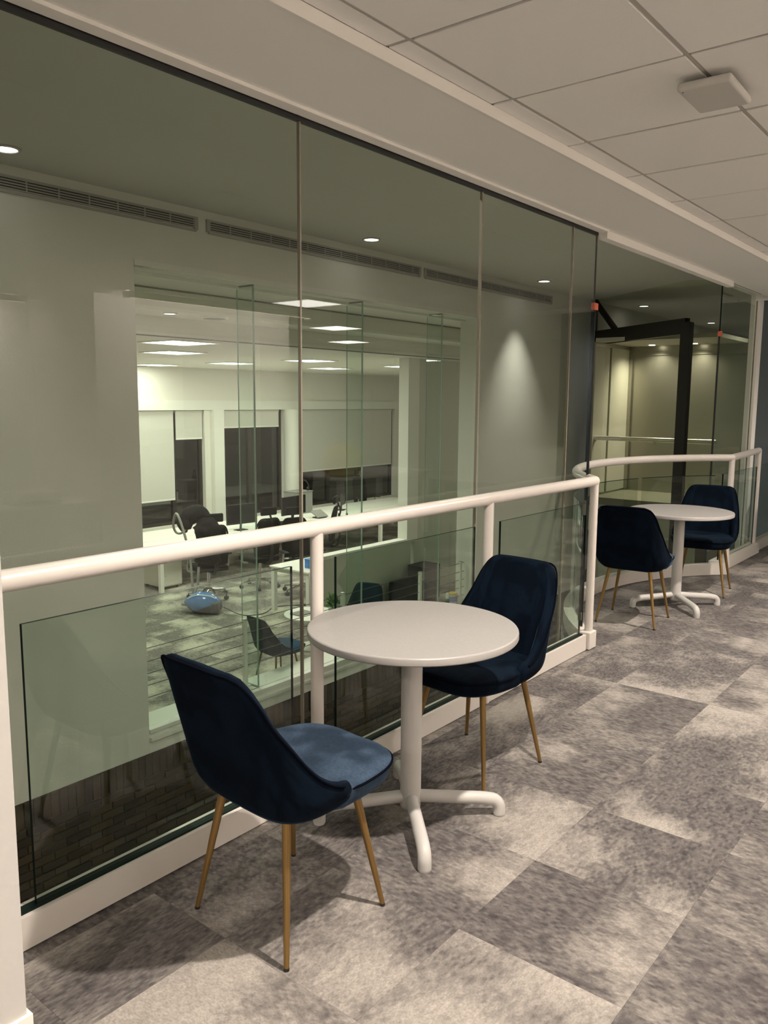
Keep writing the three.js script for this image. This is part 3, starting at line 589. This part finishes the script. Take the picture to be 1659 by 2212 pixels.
// ceiling access point
{
  const t = thing('access_point', 'square white device hanging under the ceiling tiles, top right', 'wireless device', [-0.955, CEIL, -2.96], 0.03);
  part(t, 'cover', (() => { const g = new RoundedBoxGeometry(0.175, 0.028, 0.265, 4, 0.012); g.translate(0, -0.034, 0); return g; })(), M.plastic);
  part(t, 'bracket', [box(-0.045, 0.045, -0.022, 0.001, -0.07, 0.07)], M.black);
  part(t, 'status_light', cyl(0.0025, 0.0025, 0.0012, -0.07, -0.0495, 0.115, 10), M.black);
}
// recessed lights of the gallery (above and right of the picture)
{
  const lab = ['recessed gallery downlight behind the camera side of the front table', 'recessed gallery downlight over the aisle by the front table', 'recessed gallery downlight over the aisle by the bay'];
  [[-0.62, 1.9], [-0.62, -1.85], [-0.65, -5.35]].forEach(([x, z], i) => downlight(x, CEIL - 0.004, z, lab[i], DOWN_CD, WARM, M.lampWarm, 1.35, 0.7, 'recessed downlights of the gallery', 0.06, 0.09));
  downlight(-0.1, 2.715, -9.2, 'recessed gallery downlight by the dark blue end wall', DOWN_CD * 0.8, WARM, M.lampWarm, 1.3, 0.7, 'recessed downlights of the gallery', 0.06, 0.0);
  const pl = [[3.93, -9.2, 'square gallery light panel mirrored second in the glass, right of the long joint'], [5.7, -11.5, 'square gallery light panel mirrored third in the glass, lowest of the mirrored row'], [2.1, 1.3, 'added square light panel behind the camera'], [2.1, -6.7, 'square gallery light panel mirrored beside the long glass joint'], [2.1, -1.9, 'added square light panel out of frame to the right']];  // panels behind the camera and out of frame are added for bounce
  for (const [x, z, label] of pl) {
    const y = CEIL + 0.01, t = thing('ceiling_light', label, 'ceiling light', [x, y, z], 0, 'light panels of the gallery');
    part(t, 'frame', [box(-0.31, 0.31, -0.014, 0, -0.31, -0.28), box(-0.31, 0.31, -0.014, 0, 0.28, 0.31), box(-0.31, -0.28, -0.014, 0, -0.28, 0.28), box(0.28, 0.31, -0.014, 0, -0.28, 0.28)], M.officeTrim);
    part(t, 'diffuser', box(-0.28, 0.28, -0.010, -0.003, -0.28, 0.28), M.lamp);
    area(x, y - 0.018, z, 0.56, 0.56, PANEL_I * (z < -8 ? 3 : 1), WARM);
  }
}

{ // unseen linear lamps, added to brighten ceiling and soffit off the right walls
  for (const [x, z, l, label] of [[2.85, -6.2, 2.6, 'added linear lamp over the nearer white wall right of the picture'], [4.15, -0.9, 7.2, 'added linear lamp over the recessed white wall right of the picture']]) {
    const t = thing('added_washer', label, 'ceiling light', [x, CEIL - 0.005, z], 0);
    part(t, 'housing', [box(-0.07, -0.055, -0.06, 0.004, -l / 2, l / 2), box(-0.07, 0.07, -0.004, 0.004, -l / 2, l / 2), box(-0.07, 0.07, -0.06, 0.004, -l / 2 - 0.012, -l / 2), box(-0.07, 0.07, -0.06, 0.004, l / 2, l / 2 + 0.012)], M.lampRim);
    const g = new THREE.PlaneGeometry(0.10, l); g.rotateX(-Math.PI / 2); g.rotateZ(-2.3); g.translate(0.0, -0.022, 0); part(t, 'diffuser', g, M.lampWarm);
    const a = new THREE.RectAreaLight(C(...WARM), WASH_I * (x > 4 ? 0.42 : 1), 0.11, l); a.position.set(x + 0.012, CEIL - 0.04, z);
    scene.add(a);
    a.quaternion.setFromRotationMatrix(new THREE.Matrix4().makeBasis(V(-0.66, -0.75, 0).normalize(), V(0, 0, 1), V(0.75, -0.66, 0).normalize().negate()));
  }
}
// ================================================================== ELEVATOR
{
  const t = thing('elevator', 'glass sided elevator cab with cream panels, chrome handrail and dark frame', 'elevator');
  const x0 = -5.68, x1 = -3.75, zf = -12.5, zb = -13.95;
  part(t, 'floor_pan', box(x0, x1, -0.12, 0, zb, zf), M.cabFloor);
  part(t, 'cab_ceiling', box(x0, x1, 2.5, 2.56, zb, zf), M.cabPanel);
  part(t, 'side_panel', [box(x0 - 0.04, x0, 0.03, 2.44, -13.08, zf - 0.02)], M.cabPanel);
  part(t, 'side_panel', [box(x0 - 0.04, x0, 0.03, 2.44, zb, -13.16)], M.cabPanel);
  part(t, 'seam', [box(x0 - 0.05, x0 - 0.02, 0, 2.5, zb, zf), box(x0 - 0.03, x0 + 0.006, 2.44, 2.5, zb, zf)], M.steel);
  part(t, 'door', [box(x0, x1, 0, 2.34, zb - 0.03, zb)], M.steel, 'brushed steel sliding door');
  part(t, 'door_header', box(x0, x1, 2.34, 2.5, zb - 0.03, zb + 0.02), M.steel);
  part(t, 'door_jamb', box(x0, x0 + 0.06, 0, 2.4, zb, zb + 0.05), M.steel);
  const hr = part(t, 'handrail', [bar([x0 - 0.05, 0.96, zf - 0.12], [x1, 0.96, zf - 0.12], 0.036, 0.036, 16)], M.polished);
  part(hr, 'bracket', [box(x0, x0 + 0.02, 0.9, 0.96, zf - 0.14, zf - 0.1), box(-4.7, -4.68, 0.9, 0.96, zf - 0.14, zf - 0.1)], M.chrome);
  part(t, 'skirt', [box(x0, x1, -0.55, -0.14, zf - 0.05, zf), box(x0 + 0.2, x1 - 0.2, -1.5, -0.6, zf - 0.08, zf - 0.03)], M.cabPanel);
  for (const x of [-5.2, -4.5]) { const d = part(t, 'spotlight', cyl(0.05, 0.05, 0.006, x, 2.492, zb + 0.28, 20), M.lampWarm); spot(x, 2.48, zb + 0.28, 8, [1, 0.92, 0.74], 1.25, 0.9); }
}
{ // hoistway: dark steel frame with glass
  const w = struct('window_6');
  w.userData.label = 'dark steel framed glass hoistway round the elevator';
  const A = [-5.98, -13.1], B = [-3.98, -11.75];
  const beam = (y0, y1, hw) => { const l = Math.hypot(B[0] - A[0], B[1] - A[1]), g = new THREE.BoxGeometry(l, y1 - y0, hw); g.rotateY(-Math.atan2(B[1] - A[1], B[0] - A[0])); g.translate((A[0] + B[0]) / 2, (y0 + y1) / 2, (A[1] + B[1]) / 2); return g; };
  part(w, 'beam', [beam(2.50, 2.66, 0.12)], M.darkFrame);
  part(w, 'column', [box(B[0] - 0.07, B[0] + 0.07, -4.8, 2.66, B[1] - 0.07, B[1] + 0.07)], M.darkFrame);
  part(w, 'column', [box(A[0] - 0.05, A[0] + 0.02, -4.8, ACE, A[1] - 0.06, A[1] + 0.06)], M.darkFrame);
  const pane = (a, b, y0, y1) => { const l = Math.hypot(b[0] - a[0], b[1] - a[1]), g = new THREE.PlaneGeometry(l, y1 - y0); g.rotateY(-Math.atan2(b[1] - a[1], b[0] - a[0])); g.translate((a[0] + b[0]) / 2, (y0 + y1) / 2, (a[1] + b[1]) / 2); return part(w, 'pane', g, M.liftGlass); };
  pane(A, B, -4.8, 2.5); pane(A, B, 2.66, ACE); pane(B, [-3.2, -12.3], -4.8, ACE);
  part(w, 'brace', [beam(2.66, 2.72, 0.08), bar([A[0], 3.2, A[1]], [A[0] + 0.5, 2.7, A[1] + 0.3], 0.05)], M.darkFrame);
}

// ================================================================== OFFICE FURNITURE
const D = F + 0.73;
{
  const t = thing('bench_desk', 'long white bench desk running along the office windows', 'desk');
  part(t, 'desktop', [rbox(1.0, 0.028, 9.0, 0.005, -12.0, D - 0.014, -12.72, 1)], M.deskWhite);
  part(t, 'desktop', [rbox(0.98, 0.028, 9.0, 0.005, -13.02, D - 0.014, -12.72, 1)], M.deskWhite);
  part(t, 'cable_channel', box(-12.54, -12.48, D - 0.1, D - 0.02, -17.2, -8.26), M.deskSide);
  for (const z of [-8.30, -11.3, -14.3, -17.1]) for (const x of [-11.56, -13.44]) part(t, 'leg', box(x - 0.035, x + 0.035, F, D - 0.028, z - 0.035, z + 0.035), M.deskWhite);
  part(t, 'beam', [box(-11.6, -11.55, D - 0.09, D - 0.028, -17.1, -8.3), box(-13.46, -13.4, D - 0.09, D - 0.028, -17.1, -8.3)], M.deskWhite);
}
{
  const t = thing('pedestal_cabinet', 'white mobile drawer pedestal under the left end of the long desk', 'cabinet', [-11.98, F, -8.62]);
  part(t, 'body', rbox(0.58, 0.56, 0.42, 0.006, 0, 0.33, 0, 1), M.deskSide);
  for (const [y, h] of [[0.50, 0.17], [0.2, 0.38 - 0.02]]) { const d = part(t, 'drawer', rbox(0.016, h, 0.41, 0.004, 0.296, y + (h > 0.3 ? 0.05 : 0.01), 0, 1), M.deskSide); part(d, 'lock', bar([0.30, y + 0.05, 0.15], [0.31, y + 0.05, 0.15], 0.01), M.chrome); }
  for (const x of [-0.22, 0.22]) for (const z of [-0.15, 0.15]) part(t, 'caster', bar([x, 0.025, z - 0.015], [x, 0.025, z + 0.015], 0.025), M.black);
}
{
  const t = thing('side_desk', 'white desk with white legs behind the half-height partition', 'desk');
  part(t, 'desktop', rbox(0.85, 0.028, 1.7, 0.005, -8.86, D - 0.014, -9.55, 1), M.deskWhite);
  for (const [x, z] of [[-9.24, -8.76], [-8.48, -8.76], [-9.24, -10.34], [-8.48, -10.34]]) part(t, 'leg', box(x - 0.034, x + 0.034, F, D - 0.028, z - 0.034, z + 0.034), M.deskWhite);
  part(t, 'beam', box(-9.2, -8.5, D - 0.09, D - 0.028, -8.79, -8.74), M.deskWhite);
}
solo('storage_box', [rbox(0.22, 0.13, 0.26, 0.008, -8.62, D + 0.065, -9.05, 1), rbox(0.225, 0.02, 0.265, 0.006, -8.62, D + 0.135, -9.05, 1)], M.boxBlue, 'small blue box on the white desk behind the partition post', 'box');
function officeChair(name, label, pos, turn) {
  const t = thing(name, label, 'office chair', pos, turn);
  part(t, 'seat', rbox(0.5, 0.08, 0.48, 0.035, 0, 0.48, 0.02, 3), M.darkCloth);
  const back = new THREE.PlaneGeometry(0.46, 0.58, 14, 14), bp = back.attributes.position;
  for (let i = 0; i < bp.count; i++) { const x = bp.getX(i), y = bp.getY(i); bp.setXYZ(i, x * (1 - 0.22 * (y > 0 ? y / 0.29 : 0)), y + 0.85, -0.27 - 0.10 * (y) + 0.9 * x * x * 0.6); }
  back.computeVertexNormals();
  const bk = part(t, 'backrest', [back, ...[-1, 1].map((s) => tube([[s * 0.22, 0.56, -0.20], [s * 0.24, 0.78, -0.21], [s * 0.225, 1.0, -0.25], [s * 0.16, 1.14, -0.28], [0, 1.15, -0.29]], 0.014, 20, 8)), tube([[-0.22, 0.56, -0.2], [0, 0.54, -0.24], [0.22, 0.56, -0.2]], 0.014, 14, 8)], M.darkMesh);
  part(t, 'headrest', [rbox(0.30, 0.13, 0.05, 0.022, 0, 1.27, -0.27, 3), tube([[0, 0.9, -0.31], [0, 1.08, -0.36], [0, 1.22, -0.31]], 0.016, 16, 8)], M.darkMesh);
  part(t, 'spine', tube([[0, 0.42, -0.05], [0, 0.44, -0.28], [0, 0.6, -0.35], [0, 0.92, -0.31]], 0.025, 20, 10), M.black);
  for (const s of [-1, 1]) { const a = part(t, 'armrest', tube([[s * 0.22, 0.43, 0.02], [s * 0.31, 0.45, 0.02], [s * 0.31, 0.66, 0.0]], 0.017, 20, 8), M.alu); part(a, 'arm_pad', rbox(0.08, 0.03, 0.25, 0.012, s * 0.31, 0.68, 0.03, 2), M.black); }
  part(t, 'gas_lift', cyl(0.026, 0.026, 0.32, 0, 0.12, 0), M.chrome);
  for (let k = 0; k < 5; k++) { const a = k * Math.PI * 0.4 + 0.3, c = Math.cos(a), s = Math.sin(a); const l = part(t, 'base_arm', bar([0, 0.13, 0], [c * 0.31, 0.085, s * 0.31], 0.024, 0.014), M.chrome); part(l, 'caster', [bar([c * 0.31 - s * 0.025, 0.03, s * 0.31 + c * 0.025], [c * 0.31 + s * 0.025, 0.03, s * 0.31 - c * 0.025], 0.03, 0.03, 16), bar([c * 0.31, 0.03, s * 0.31], [c * 0.31, 0.085, s * 0.31], 0.008)], M.black); }
  return t;
}
const oc = officeChair('office_chair', 'black office chair with a jacket over it, left end of the long desk', [-10.68, F, -8.62], -Math.PI / 2 - 0.35); oc.scale.setScalar(1.1);
const officeVelvet = (c) => c.traverse((m) => { if (m.material === M.velvet) m.material = M.velvetOffice; if (m.material === M.velvetSeatLit) m.material = M.velvetOfficeSeat; });
copy(oc, 'office_chair', 'black mesh office chair with chrome base at the desk below the large monitor', [-10.62, F, -9.72], -Math.PI / 2 - 0.15);
copy(oc, 'office_chair', 'black high-backed office chair beside the glass joint, half behind the railing', [-10.85, F, -11.55], -Math.PI / 2 + 0.55);
copy(oc, 'office_chair', 'black office chair under the white desk by the partition, mostly hidden', [-9.75, F, -9.9], 1.2);
copy(oc, 'office_chair', 'black office chair on the window side of the desk, far right', [-13.9, F, -16.6], Math.PI / 2);
function limb(pts, radii, n = 22, seg = 46, lump = 0) {          // a tube whose radius changes along it
  const c = new THREE.CatmullRomCurve3(pts.map((p) => V(...p))), fr = c.computeFrenetFrames(seg), pos = [], uv = [], id = [];
  for (let i = 0; i <= seg; i++) {
    const t = i / seg, p = c.getPoint(t), f = t * (radii.length - 1), a = Math.min(radii.length - 2, Math.floor(f)), r = radii[a] + (radii[a + 1] - radii[a]) * (f - a);
    for (let j = 0; j <= n; j++) { const w = 2 * Math.PI * j / n, k = r * (1 + lump * Math.sin(3 * w + 9 * t) * Math.sin(14 * t + w)), N = fr.normals[i], B = fr.binormals[i]; pos.push(p.x + k * (Math.cos(w) * N.x + Math.sin(w) * B.x), p.y + k * (Math.cos(w) * N.y + Math.sin(w) * B.y), p.z + k * (Math.cos(w) * N.z + Math.sin(w) * B.z)); uv.push(t, j / n); }
  }
  for (let i = 0; i < seg; i++) for (let j = 0; j < n; j++) { const a = i * (n + 1) + j, b = a + n + 1; id.push(a, a + 1, b, b, a + 1, b + 1); }
  const g = new THREE.BufferGeometry(); g.setAttribute('position', new THREE.Float32BufferAttribute(pos, 3)); g.setAttribute('uv', new THREE.Float32BufferAttribute(uv, 2)); g.setIndex(id); g.computeVertexNormals(); return g;
}
{ // jacket thrown over the chair, its hood hanging to the left
  const t = thing('jacket', 'dark grey jacket with hood slung over the left office chair', 'jacket');
  const q = (l, y) => [-10.50 + 0.78 * l, F + y + 0.05, -8.44 - 0.625 * l];
  part(t, 'body', limb([q(0.02, 0.62), q(0.03, 0.85), q(0.04, 1.08), q(-0.03, 1.27), q(-0.14, 1.36)], [0.21, 0.235, 0.215, 0.20, 0.03], 26, 50, 0.10), M.darkMesh);
  part(t, 'hood', limb([q(0.06, 1.34), q(-0.1, 1.42), q(-0.27, 1.37), q(-0.36, 1.2), q(-0.33, 1.1)], [0.05, 0.14, 0.155, 0.12, 0.02], 24, 40, 0.08), M.darkMesh);
  part(t, 'sleeve', limb([q(0.14, 1.12), q(0.2, 0.9), q(0.17, 0.62)], [0.09, 0.08, 0.05], 16, 24, 0.08), M.darkMesh);
}
{
  const t = thing('vacuum_cleaner', 'blue and dark grey canister vacuum cleaner on the office carpet with its hose upright', 'vacuum cleaner', [-9.95, F, -7.92], 0.62);
  t.scale.set(0.78, 0.92, 0.9);
  const blob = (rx, ry, rz, cx, cy, low, taper) => { const g = new THREE.SphereGeometry(1, 40, 26), p = g.attributes.position; for (let i = 0; i < p.count; i++) { const x = p.getX(i), n = x < 0 ? 1 - taper * x * x : 1 - 0.15 * x * x; p.setXYZ(i, cx + x * rx, Math.max(low, cy + p.getY(i) * ry * n), p.getZ(i) * rz * n); } g.computeVertexNormals(); return g; };
  part(t, 'base', [blob(0.36, 0.16, 0.185, 0.02, 0.13, 0.02, 0.35), rbox(0.2, 0.2, 0.3, 0.05, 0.24, 0.12, 0, 3)], M.vacDark);
  part(t, 'lid', blob(0.37, 0.19, 0.20, -0.03, 0.185, 0.07, 0.45), M.vacBlue);
  part(t, 'stripe', tube([[-0.3, 0.27, 0.1], [-0.1, 0.335, 0.13], [0.15, 0.33, 0.13], [0.28, 0.28, 0.1]], 0.008, 24, 6), M.officeTrim);
  part(t, 'handle', tube([[-0.02, 0.36, 0], [0.05, 0.43, 0], [0.17, 0.43, 0], [0.24, 0.34, 0]], 0.017, 20, 8), M.vacDark);
  part(t, 'hose', tube([[-0.3, 0.13, 0], [-0.42, 0.16, 0.03], [-0.40, 0.12, -0.25], [-0.28, 0.32, -0.42], [-0.24, 0.7, -0.46]], 0.026, 50, 10), M.hose);
}
solo('vacuum_wand', [tube([[-10.3, F + 0.03, -7.98], [-10.33, F + 0.5, -8.0], [-10.42, F + 1.0, -8.0], [-10.66, F + 1.5, -7.98], [-10.8, F + 1.28, -8.02], [-10.78, F + 1.17, -8.06], [-10.72, F + 1.16, -8.1], [-10.66, F + 1.22, -8.14]], 0.02, 80, 10)], M.hose, 'grey vacuum wand with curved handle leaning against the left office chair', 'vacuum wand');
solo('power_cord', tube([[-9.7, F + 0.1, -8.1], [-9.35, F + 0.012, -8.2], [-9.2, F + 0.008, -8.45], [-9.35, F + 0.008, -8.9], [-9.1, F + 0.008, -9.3], [-8.9, F + 0.008, -9.9]], 0.007, 60, 6), M.black, 'thin black cord trailing from the blue vacuum over the carpet', 'cord');
function monitor(label, pos, turn, w, h, group) {
  const t = thing('monitor', label, 'monitor', pos, turn);
  part(t, 'bezel', rbox(w, h, 0.035, 0.006, 0, 0.13 + h / 2, 0, 1), M.black);
  part(t, 'screen', box(-w / 2 + 0.012, w / 2 - 0.012, 0.142, 0.118 + h, 0.0176, 0.0186), M.blackGloss);
  part(t, 'stand', [bar([0, 0.01, -0.05], [0, 0.2, -0.035], 0.022), rbox(0.24, 0.012, 0.18, 0.004, 0, 0.006, -0.04, 1)], M.black);
}
monitor('large black monitor on the desk in front of the middle window', [-12.25, D, -10.75], Math.PI / 2 - 0.12, 0.72, 0.40);
monitor('wide dark monitor on the desk left of the long glass joint', [-12.45, D, -12.4], Math.PI / 2 + 0.1, 0.80, 0.40);
monitor('small dark monitor on the desk right of the long glass joint', [-12.75, D, -14.35], Math.PI / 2 + 0.5, 0.40, 0.27);
{
  const t = thing('laptop_riser', 'grey box shaped riser behind the wide dark monitor', 'riser', [-13.2, D, -13.3]);
  part(t, 'shell', rbox(0.4, 0.50, 0.55, 0.012, 0, 0.25, 0, 1), M.greyBox); part(t, 'lid', rbox(0.42, 0.015, 0.57, 0.005, 0, 0.507, 0, 1), M.greyBox);
}
{
  const t = thing('headset', 'black headset standing on the grey riser by the glass joint', 'headset', [-13.15, D + 0.515, -13.45], 0.4);
  part(t, 'band', tube([[-0.09, 0.03, 0], [-0.1, 0.14, 0], [0, 0.24, 0], [0.1, 0.14, 0], [0.09, 0.03, 0]], 0.014, 30, 8), M.black);
  for (const s of [-1, 1]) part(t, 'ear_cup', bar([s * 0.075, 0.045, 0], [s * 0.11, 0.045, 0], 0.045, 0.04, 18), M.black);
}
{
  const t = thing('headset', 'black headset lying on the white desk near the laptop stand', 'headset', [-12.0, D, -13.5], 0.9);
  part(t, 'band', tube([[-0.09, 0.02, 0], [-0.1, 0.03, 0.1], [0, 0.04, 0.18], [0.1, 0.03, 0.1], [0.09, 0.02, 0]], 0.013, 30, 8), M.black);
  for (const s of [-1, 1]) part(t, 'ear_cup', bar([s * 0.075, 0.045, 0], [s * 0.11, 0.045, 0], 0.045, 0.04, 18), M.black);
}
{
  const t = thing('laptop_stand', 'grey sloping laptop stand on the white desk by the glass joint', 'stand', [-12.3, D, -13.05], Math.PI / 2);
  const g = new THREE.BoxGeometry(0.34, 0.02, 0.26); g.rotateX(0.5); g.translate(0, 0.09, 0); part(t, 'plate', g, M.greyBox);
  part(t, 'foot', box(-0.12, 0.12, 0, 0.02, -0.1, 0.12), M.black);
}
solo('keyboard', [rbox(0.15, 0.018, 0.44, 0.006, -11.98, D + 0.009, -14.35, 1)], M.black, 'black keyboard on the white desk in front of the small monitor', 'keyboard');
solo('papers', [rbox(0.22, 0.012, 0.3, 0.002, -12.0, D + 0.006, -12.45, 1), rbox(0.22, 0.008, 0.3, 0.002, -11.93, D + 0.015, -12.5, 1).rotateY(0)], M.yellow, 'yellow topped papers on the white desk beside the glass joint', 'papers');
{
  const g = new THREE.SphereGeometry(1, 24, 14), p = g.attributes.position;
  for (let i = 0; i < p.count; i++) { const x = p.getX(i), y = p.getY(i), z = p.getZ(i); p.setXYZ(i, x * 0.17, Math.max(0, y) * 0.08 * (1 + 0.3 * Math.sin(9 * z)), z * 0.38 * (1 + 0.1 * Math.sin(7 * x))); }
  g.computeVertexNormals(); g.translate(-12.2, D, -11.55); solo('soft_bag', g, M.darkCloth, 'flat black bag lying on the white desk right of the large monitor', 'bag');
}
{
  const t = thing('coffee_table', 'low round white table on the carpet behind the cable railing', 'table', [-7.45, F, -7.75]);
  part(t, 'table_top', lathe([[0.0001, 0.46], [0.37, 0.46], [0.375, 0.455], [0.375, 0.44], [0.36, 0.436], [0.0001, 0.436]], 48), M.deskWhite);
  part(t, 'column', cyl(0.03, 0.03, 0.43, 0, 0.008, 0), M.deskWhite);
  part(t, 'base', lathe([[0.0001, 0.014], [0.2, 0.012], [0.215, 0.0]], 36), M.deskWhite);
}
solo('tablet', rbox(0.2, 0.012, 0.27, 0.005, -7.55, F + 0.467, -7.66, 1), M.greyBox, 'dark tablet lying on the low round white table', 'tablet');
officeVelvet(copy(chair, 'velvet_chair', 'blue velvet chair seen through the glass behind the cable railing post', [-6.75, F, -6.45], Math.PI - 0.12, 'blue velvet chairs in the office'));
officeVelvet(copy(chair, 'velvet_chair', 'dark blue chair back just showing above the far rim of the front table', [-6.84, F, -8.06], 0.35, 'blue velvet chairs in the office'));
{
  const t = thing('potted_plant', 'small green leafy plant behind the railing post, left of the front table', 'plant', [-7.18, F + 0.46, -7.88]);
  part(t, 'pot', lathe([[0.0001, 0], [0.055, 0], [0.07, 0.1], [0.066, 0.1], [0.06, 0.09], [0.0001, 0.09]], 24), M.officeTrim);
  const lf = (i) => { const g = new THREE.SphereGeometry(1, 8, 6); g.scale(0.022, 0.006, 0.05); g.translate(0, 0, 0.05); g.rotateX(-rr(0.1, 1.2)); g.rotateY(rr(0, 6.28)); g.translate(rr(-0.06, 0.06), 0.1 + rr(0, 0.14), rr(-0.06, 0.06)); return g; };
  for (let i = 0; i < 60; i++) part(t, 'leaf', lf(i), i % 2 ? M.leaf : M.leaf2);
  part(t, 'stem', [0, 1, 2, 3, 4].map((i) => bar([0, 0.08, 0], [rr(-0.05, 0.05), 0.2, rr(-0.05, 0.05)], 0.004)), M.leaf);
}
{ // dark stepped boxes by the partition
  solo('planter', rbox(0.36, 0.58, 0.45, 0.008, -7.92, F + 0.29, -10.98, 1), M.blackMatt, 'taller dark box against the partition wall, right of its pair', 'box');
  solo('planter', rbox(0.36, 0.39, 0.52, 0.008, -7.88, F + 0.195, -10.46, 1), M.blackMatt, 'lower dark box against the partition wall, left of its pair', 'box');
}
// things standing on the sill by the last post
{
  const y = SILL, t = thing('wipes_canister', 'white wipes canister with yellow lid and blue label behind the front table', 'canister', [OX - 0.275, y, -9.56]);
  part(t, 'body', lathe([[0.0001, 0], [0.055, 0], [0.058, 0.01], [0.058, 0.22], [0.052, 0.23]], 28), M.paper);
  part(t, 'lid', lathe([[0.054, 0.226], [0.06, 0.228], [0.06, 0.262], [0.055, 0.268], [0.0001, 0.268]], 28), M.yellow);
  part(t, 'label', [lathe([[0.0586, 0.14], [0.0586, 0.215]], 28)], M.boxBlue, 'blue band'); part(t, 'label', [lathe([[0.0586, 0.02], [0.0586, 0.11]], 28)], M.yellow, 'yellow band');
  const b = thing('bottle', 'green bottle with white cap beside the yellow-lidded canister', 'bottle', [OX - 0.275, y, -9.42]);
  part(b, 'body', lathe([[0.0001, 0], [0.032, 0], [0.033, 0.01], [0.033, 0.17], [0.018, 0.21], [0.016, 0.22]], 24), M.green);
  part(b, 'cap', lathe([[0.02, 0.205], [0.022, 0.21], [0.022, 0.27], [0.016, 0.285], [0.0001, 0.287]], 20), M.officeTrim);
  solo('spray_bottle', [lathe([[0.0001, 0], [0.03, 0], [0.03, 0.13], [0.012, 0.17], [0.012, 0.2]], 20).translate(OX - 0.275, y, -9.69)], M.orange, 'small orange bottle half hidden by the chair, right of the canister', 'bottle');
}
solo('wall_plate', rbox(0.012, 0.13, 0.1, 0.004, -8.214, 1.15, -12.75, 1), M.officeTrim, 'small square plate on the grey partition wall', 'wall plate');

// things of the gallery that show only as reflections
{
  const t = thing('low_cabinet', 'low white cabinet seen mirrored at the left of the glass', 'cabinet', [3.45, 0, -3.6]);
  part(t, 'body', rbox(0.5, 0.46, 2.2, 0.006, 0, 0.24, 0, 1), M.plastic); part(t, 'top', rbox(0.54, 0.02, 2.24, 0.005, 0, 0.48, 0, 1), M.deskWhite);
  part(t, 'door', rbox(0.012, 0.42, 1.07, 0.004, -0.255, 0.24, 0.545, 1), M.plastic); part(t, 'door', rbox(0.012, 0.42, 1.07, 0.004, -0.255, 0.24, -0.545, 1), M.plastic);
  const p = thing('printer', 'flat white printer on the low cabinet, seen mirrored in the glass', 'printer', [3.42, 0.49, -4.1]);
  part(p, 'body', rbox(0.34, 0.13, 0.46, 0.02, 0, 0.066, 0), M.plastic); part(p, 'tray', rbox(0.12, 0.02, 0.36, 0.005, -0.19, 0.035, 0, 1), M.greyBox);
}
{
  const t = thing('white_desk', 'white desk mirrored in the glass under the yellow bag', 'desk', [1.55, 0, -7.0], Math.PI / 2);
  part(t, 'desktop', rbox(1.6, 0.03, 0.8, 0.006, 0, 0.73, 0, 1), M.deskWhite);
  for (const x of [-0.75, 0.75]) for (const z of [-0.35, 0.35]) part(t, 'leg', box(x - 0.03, x + 0.03, 0, 0.716, z - 0.03, z + 0.03), M.deskWhite);
  const g = new THREE.IcosahedronGeometry(0.2, 3), p = g.attributes.position;
  for (let i = 0; i < p.count; i++) { const x = p.getX(i), y = p.getY(i), z = p.getZ(i), n = 1 + 0.18 * Math.sin(23 * x + 17 * y) * Math.sin(19 * z + 11 * y); p.setXYZ(i, x * n * 1.1, Math.max(-0.15, y * n) + 0.15, z * n); }
  g.computeVertexNormals(); g.translate(1.35, 0.745, -6.45); solo('plastic_bag', g, M.yellow, 'crumpled yellow plastic bag mirrored in the glass above the far desk', 'bag');
}
renderer.render(scene, camera);
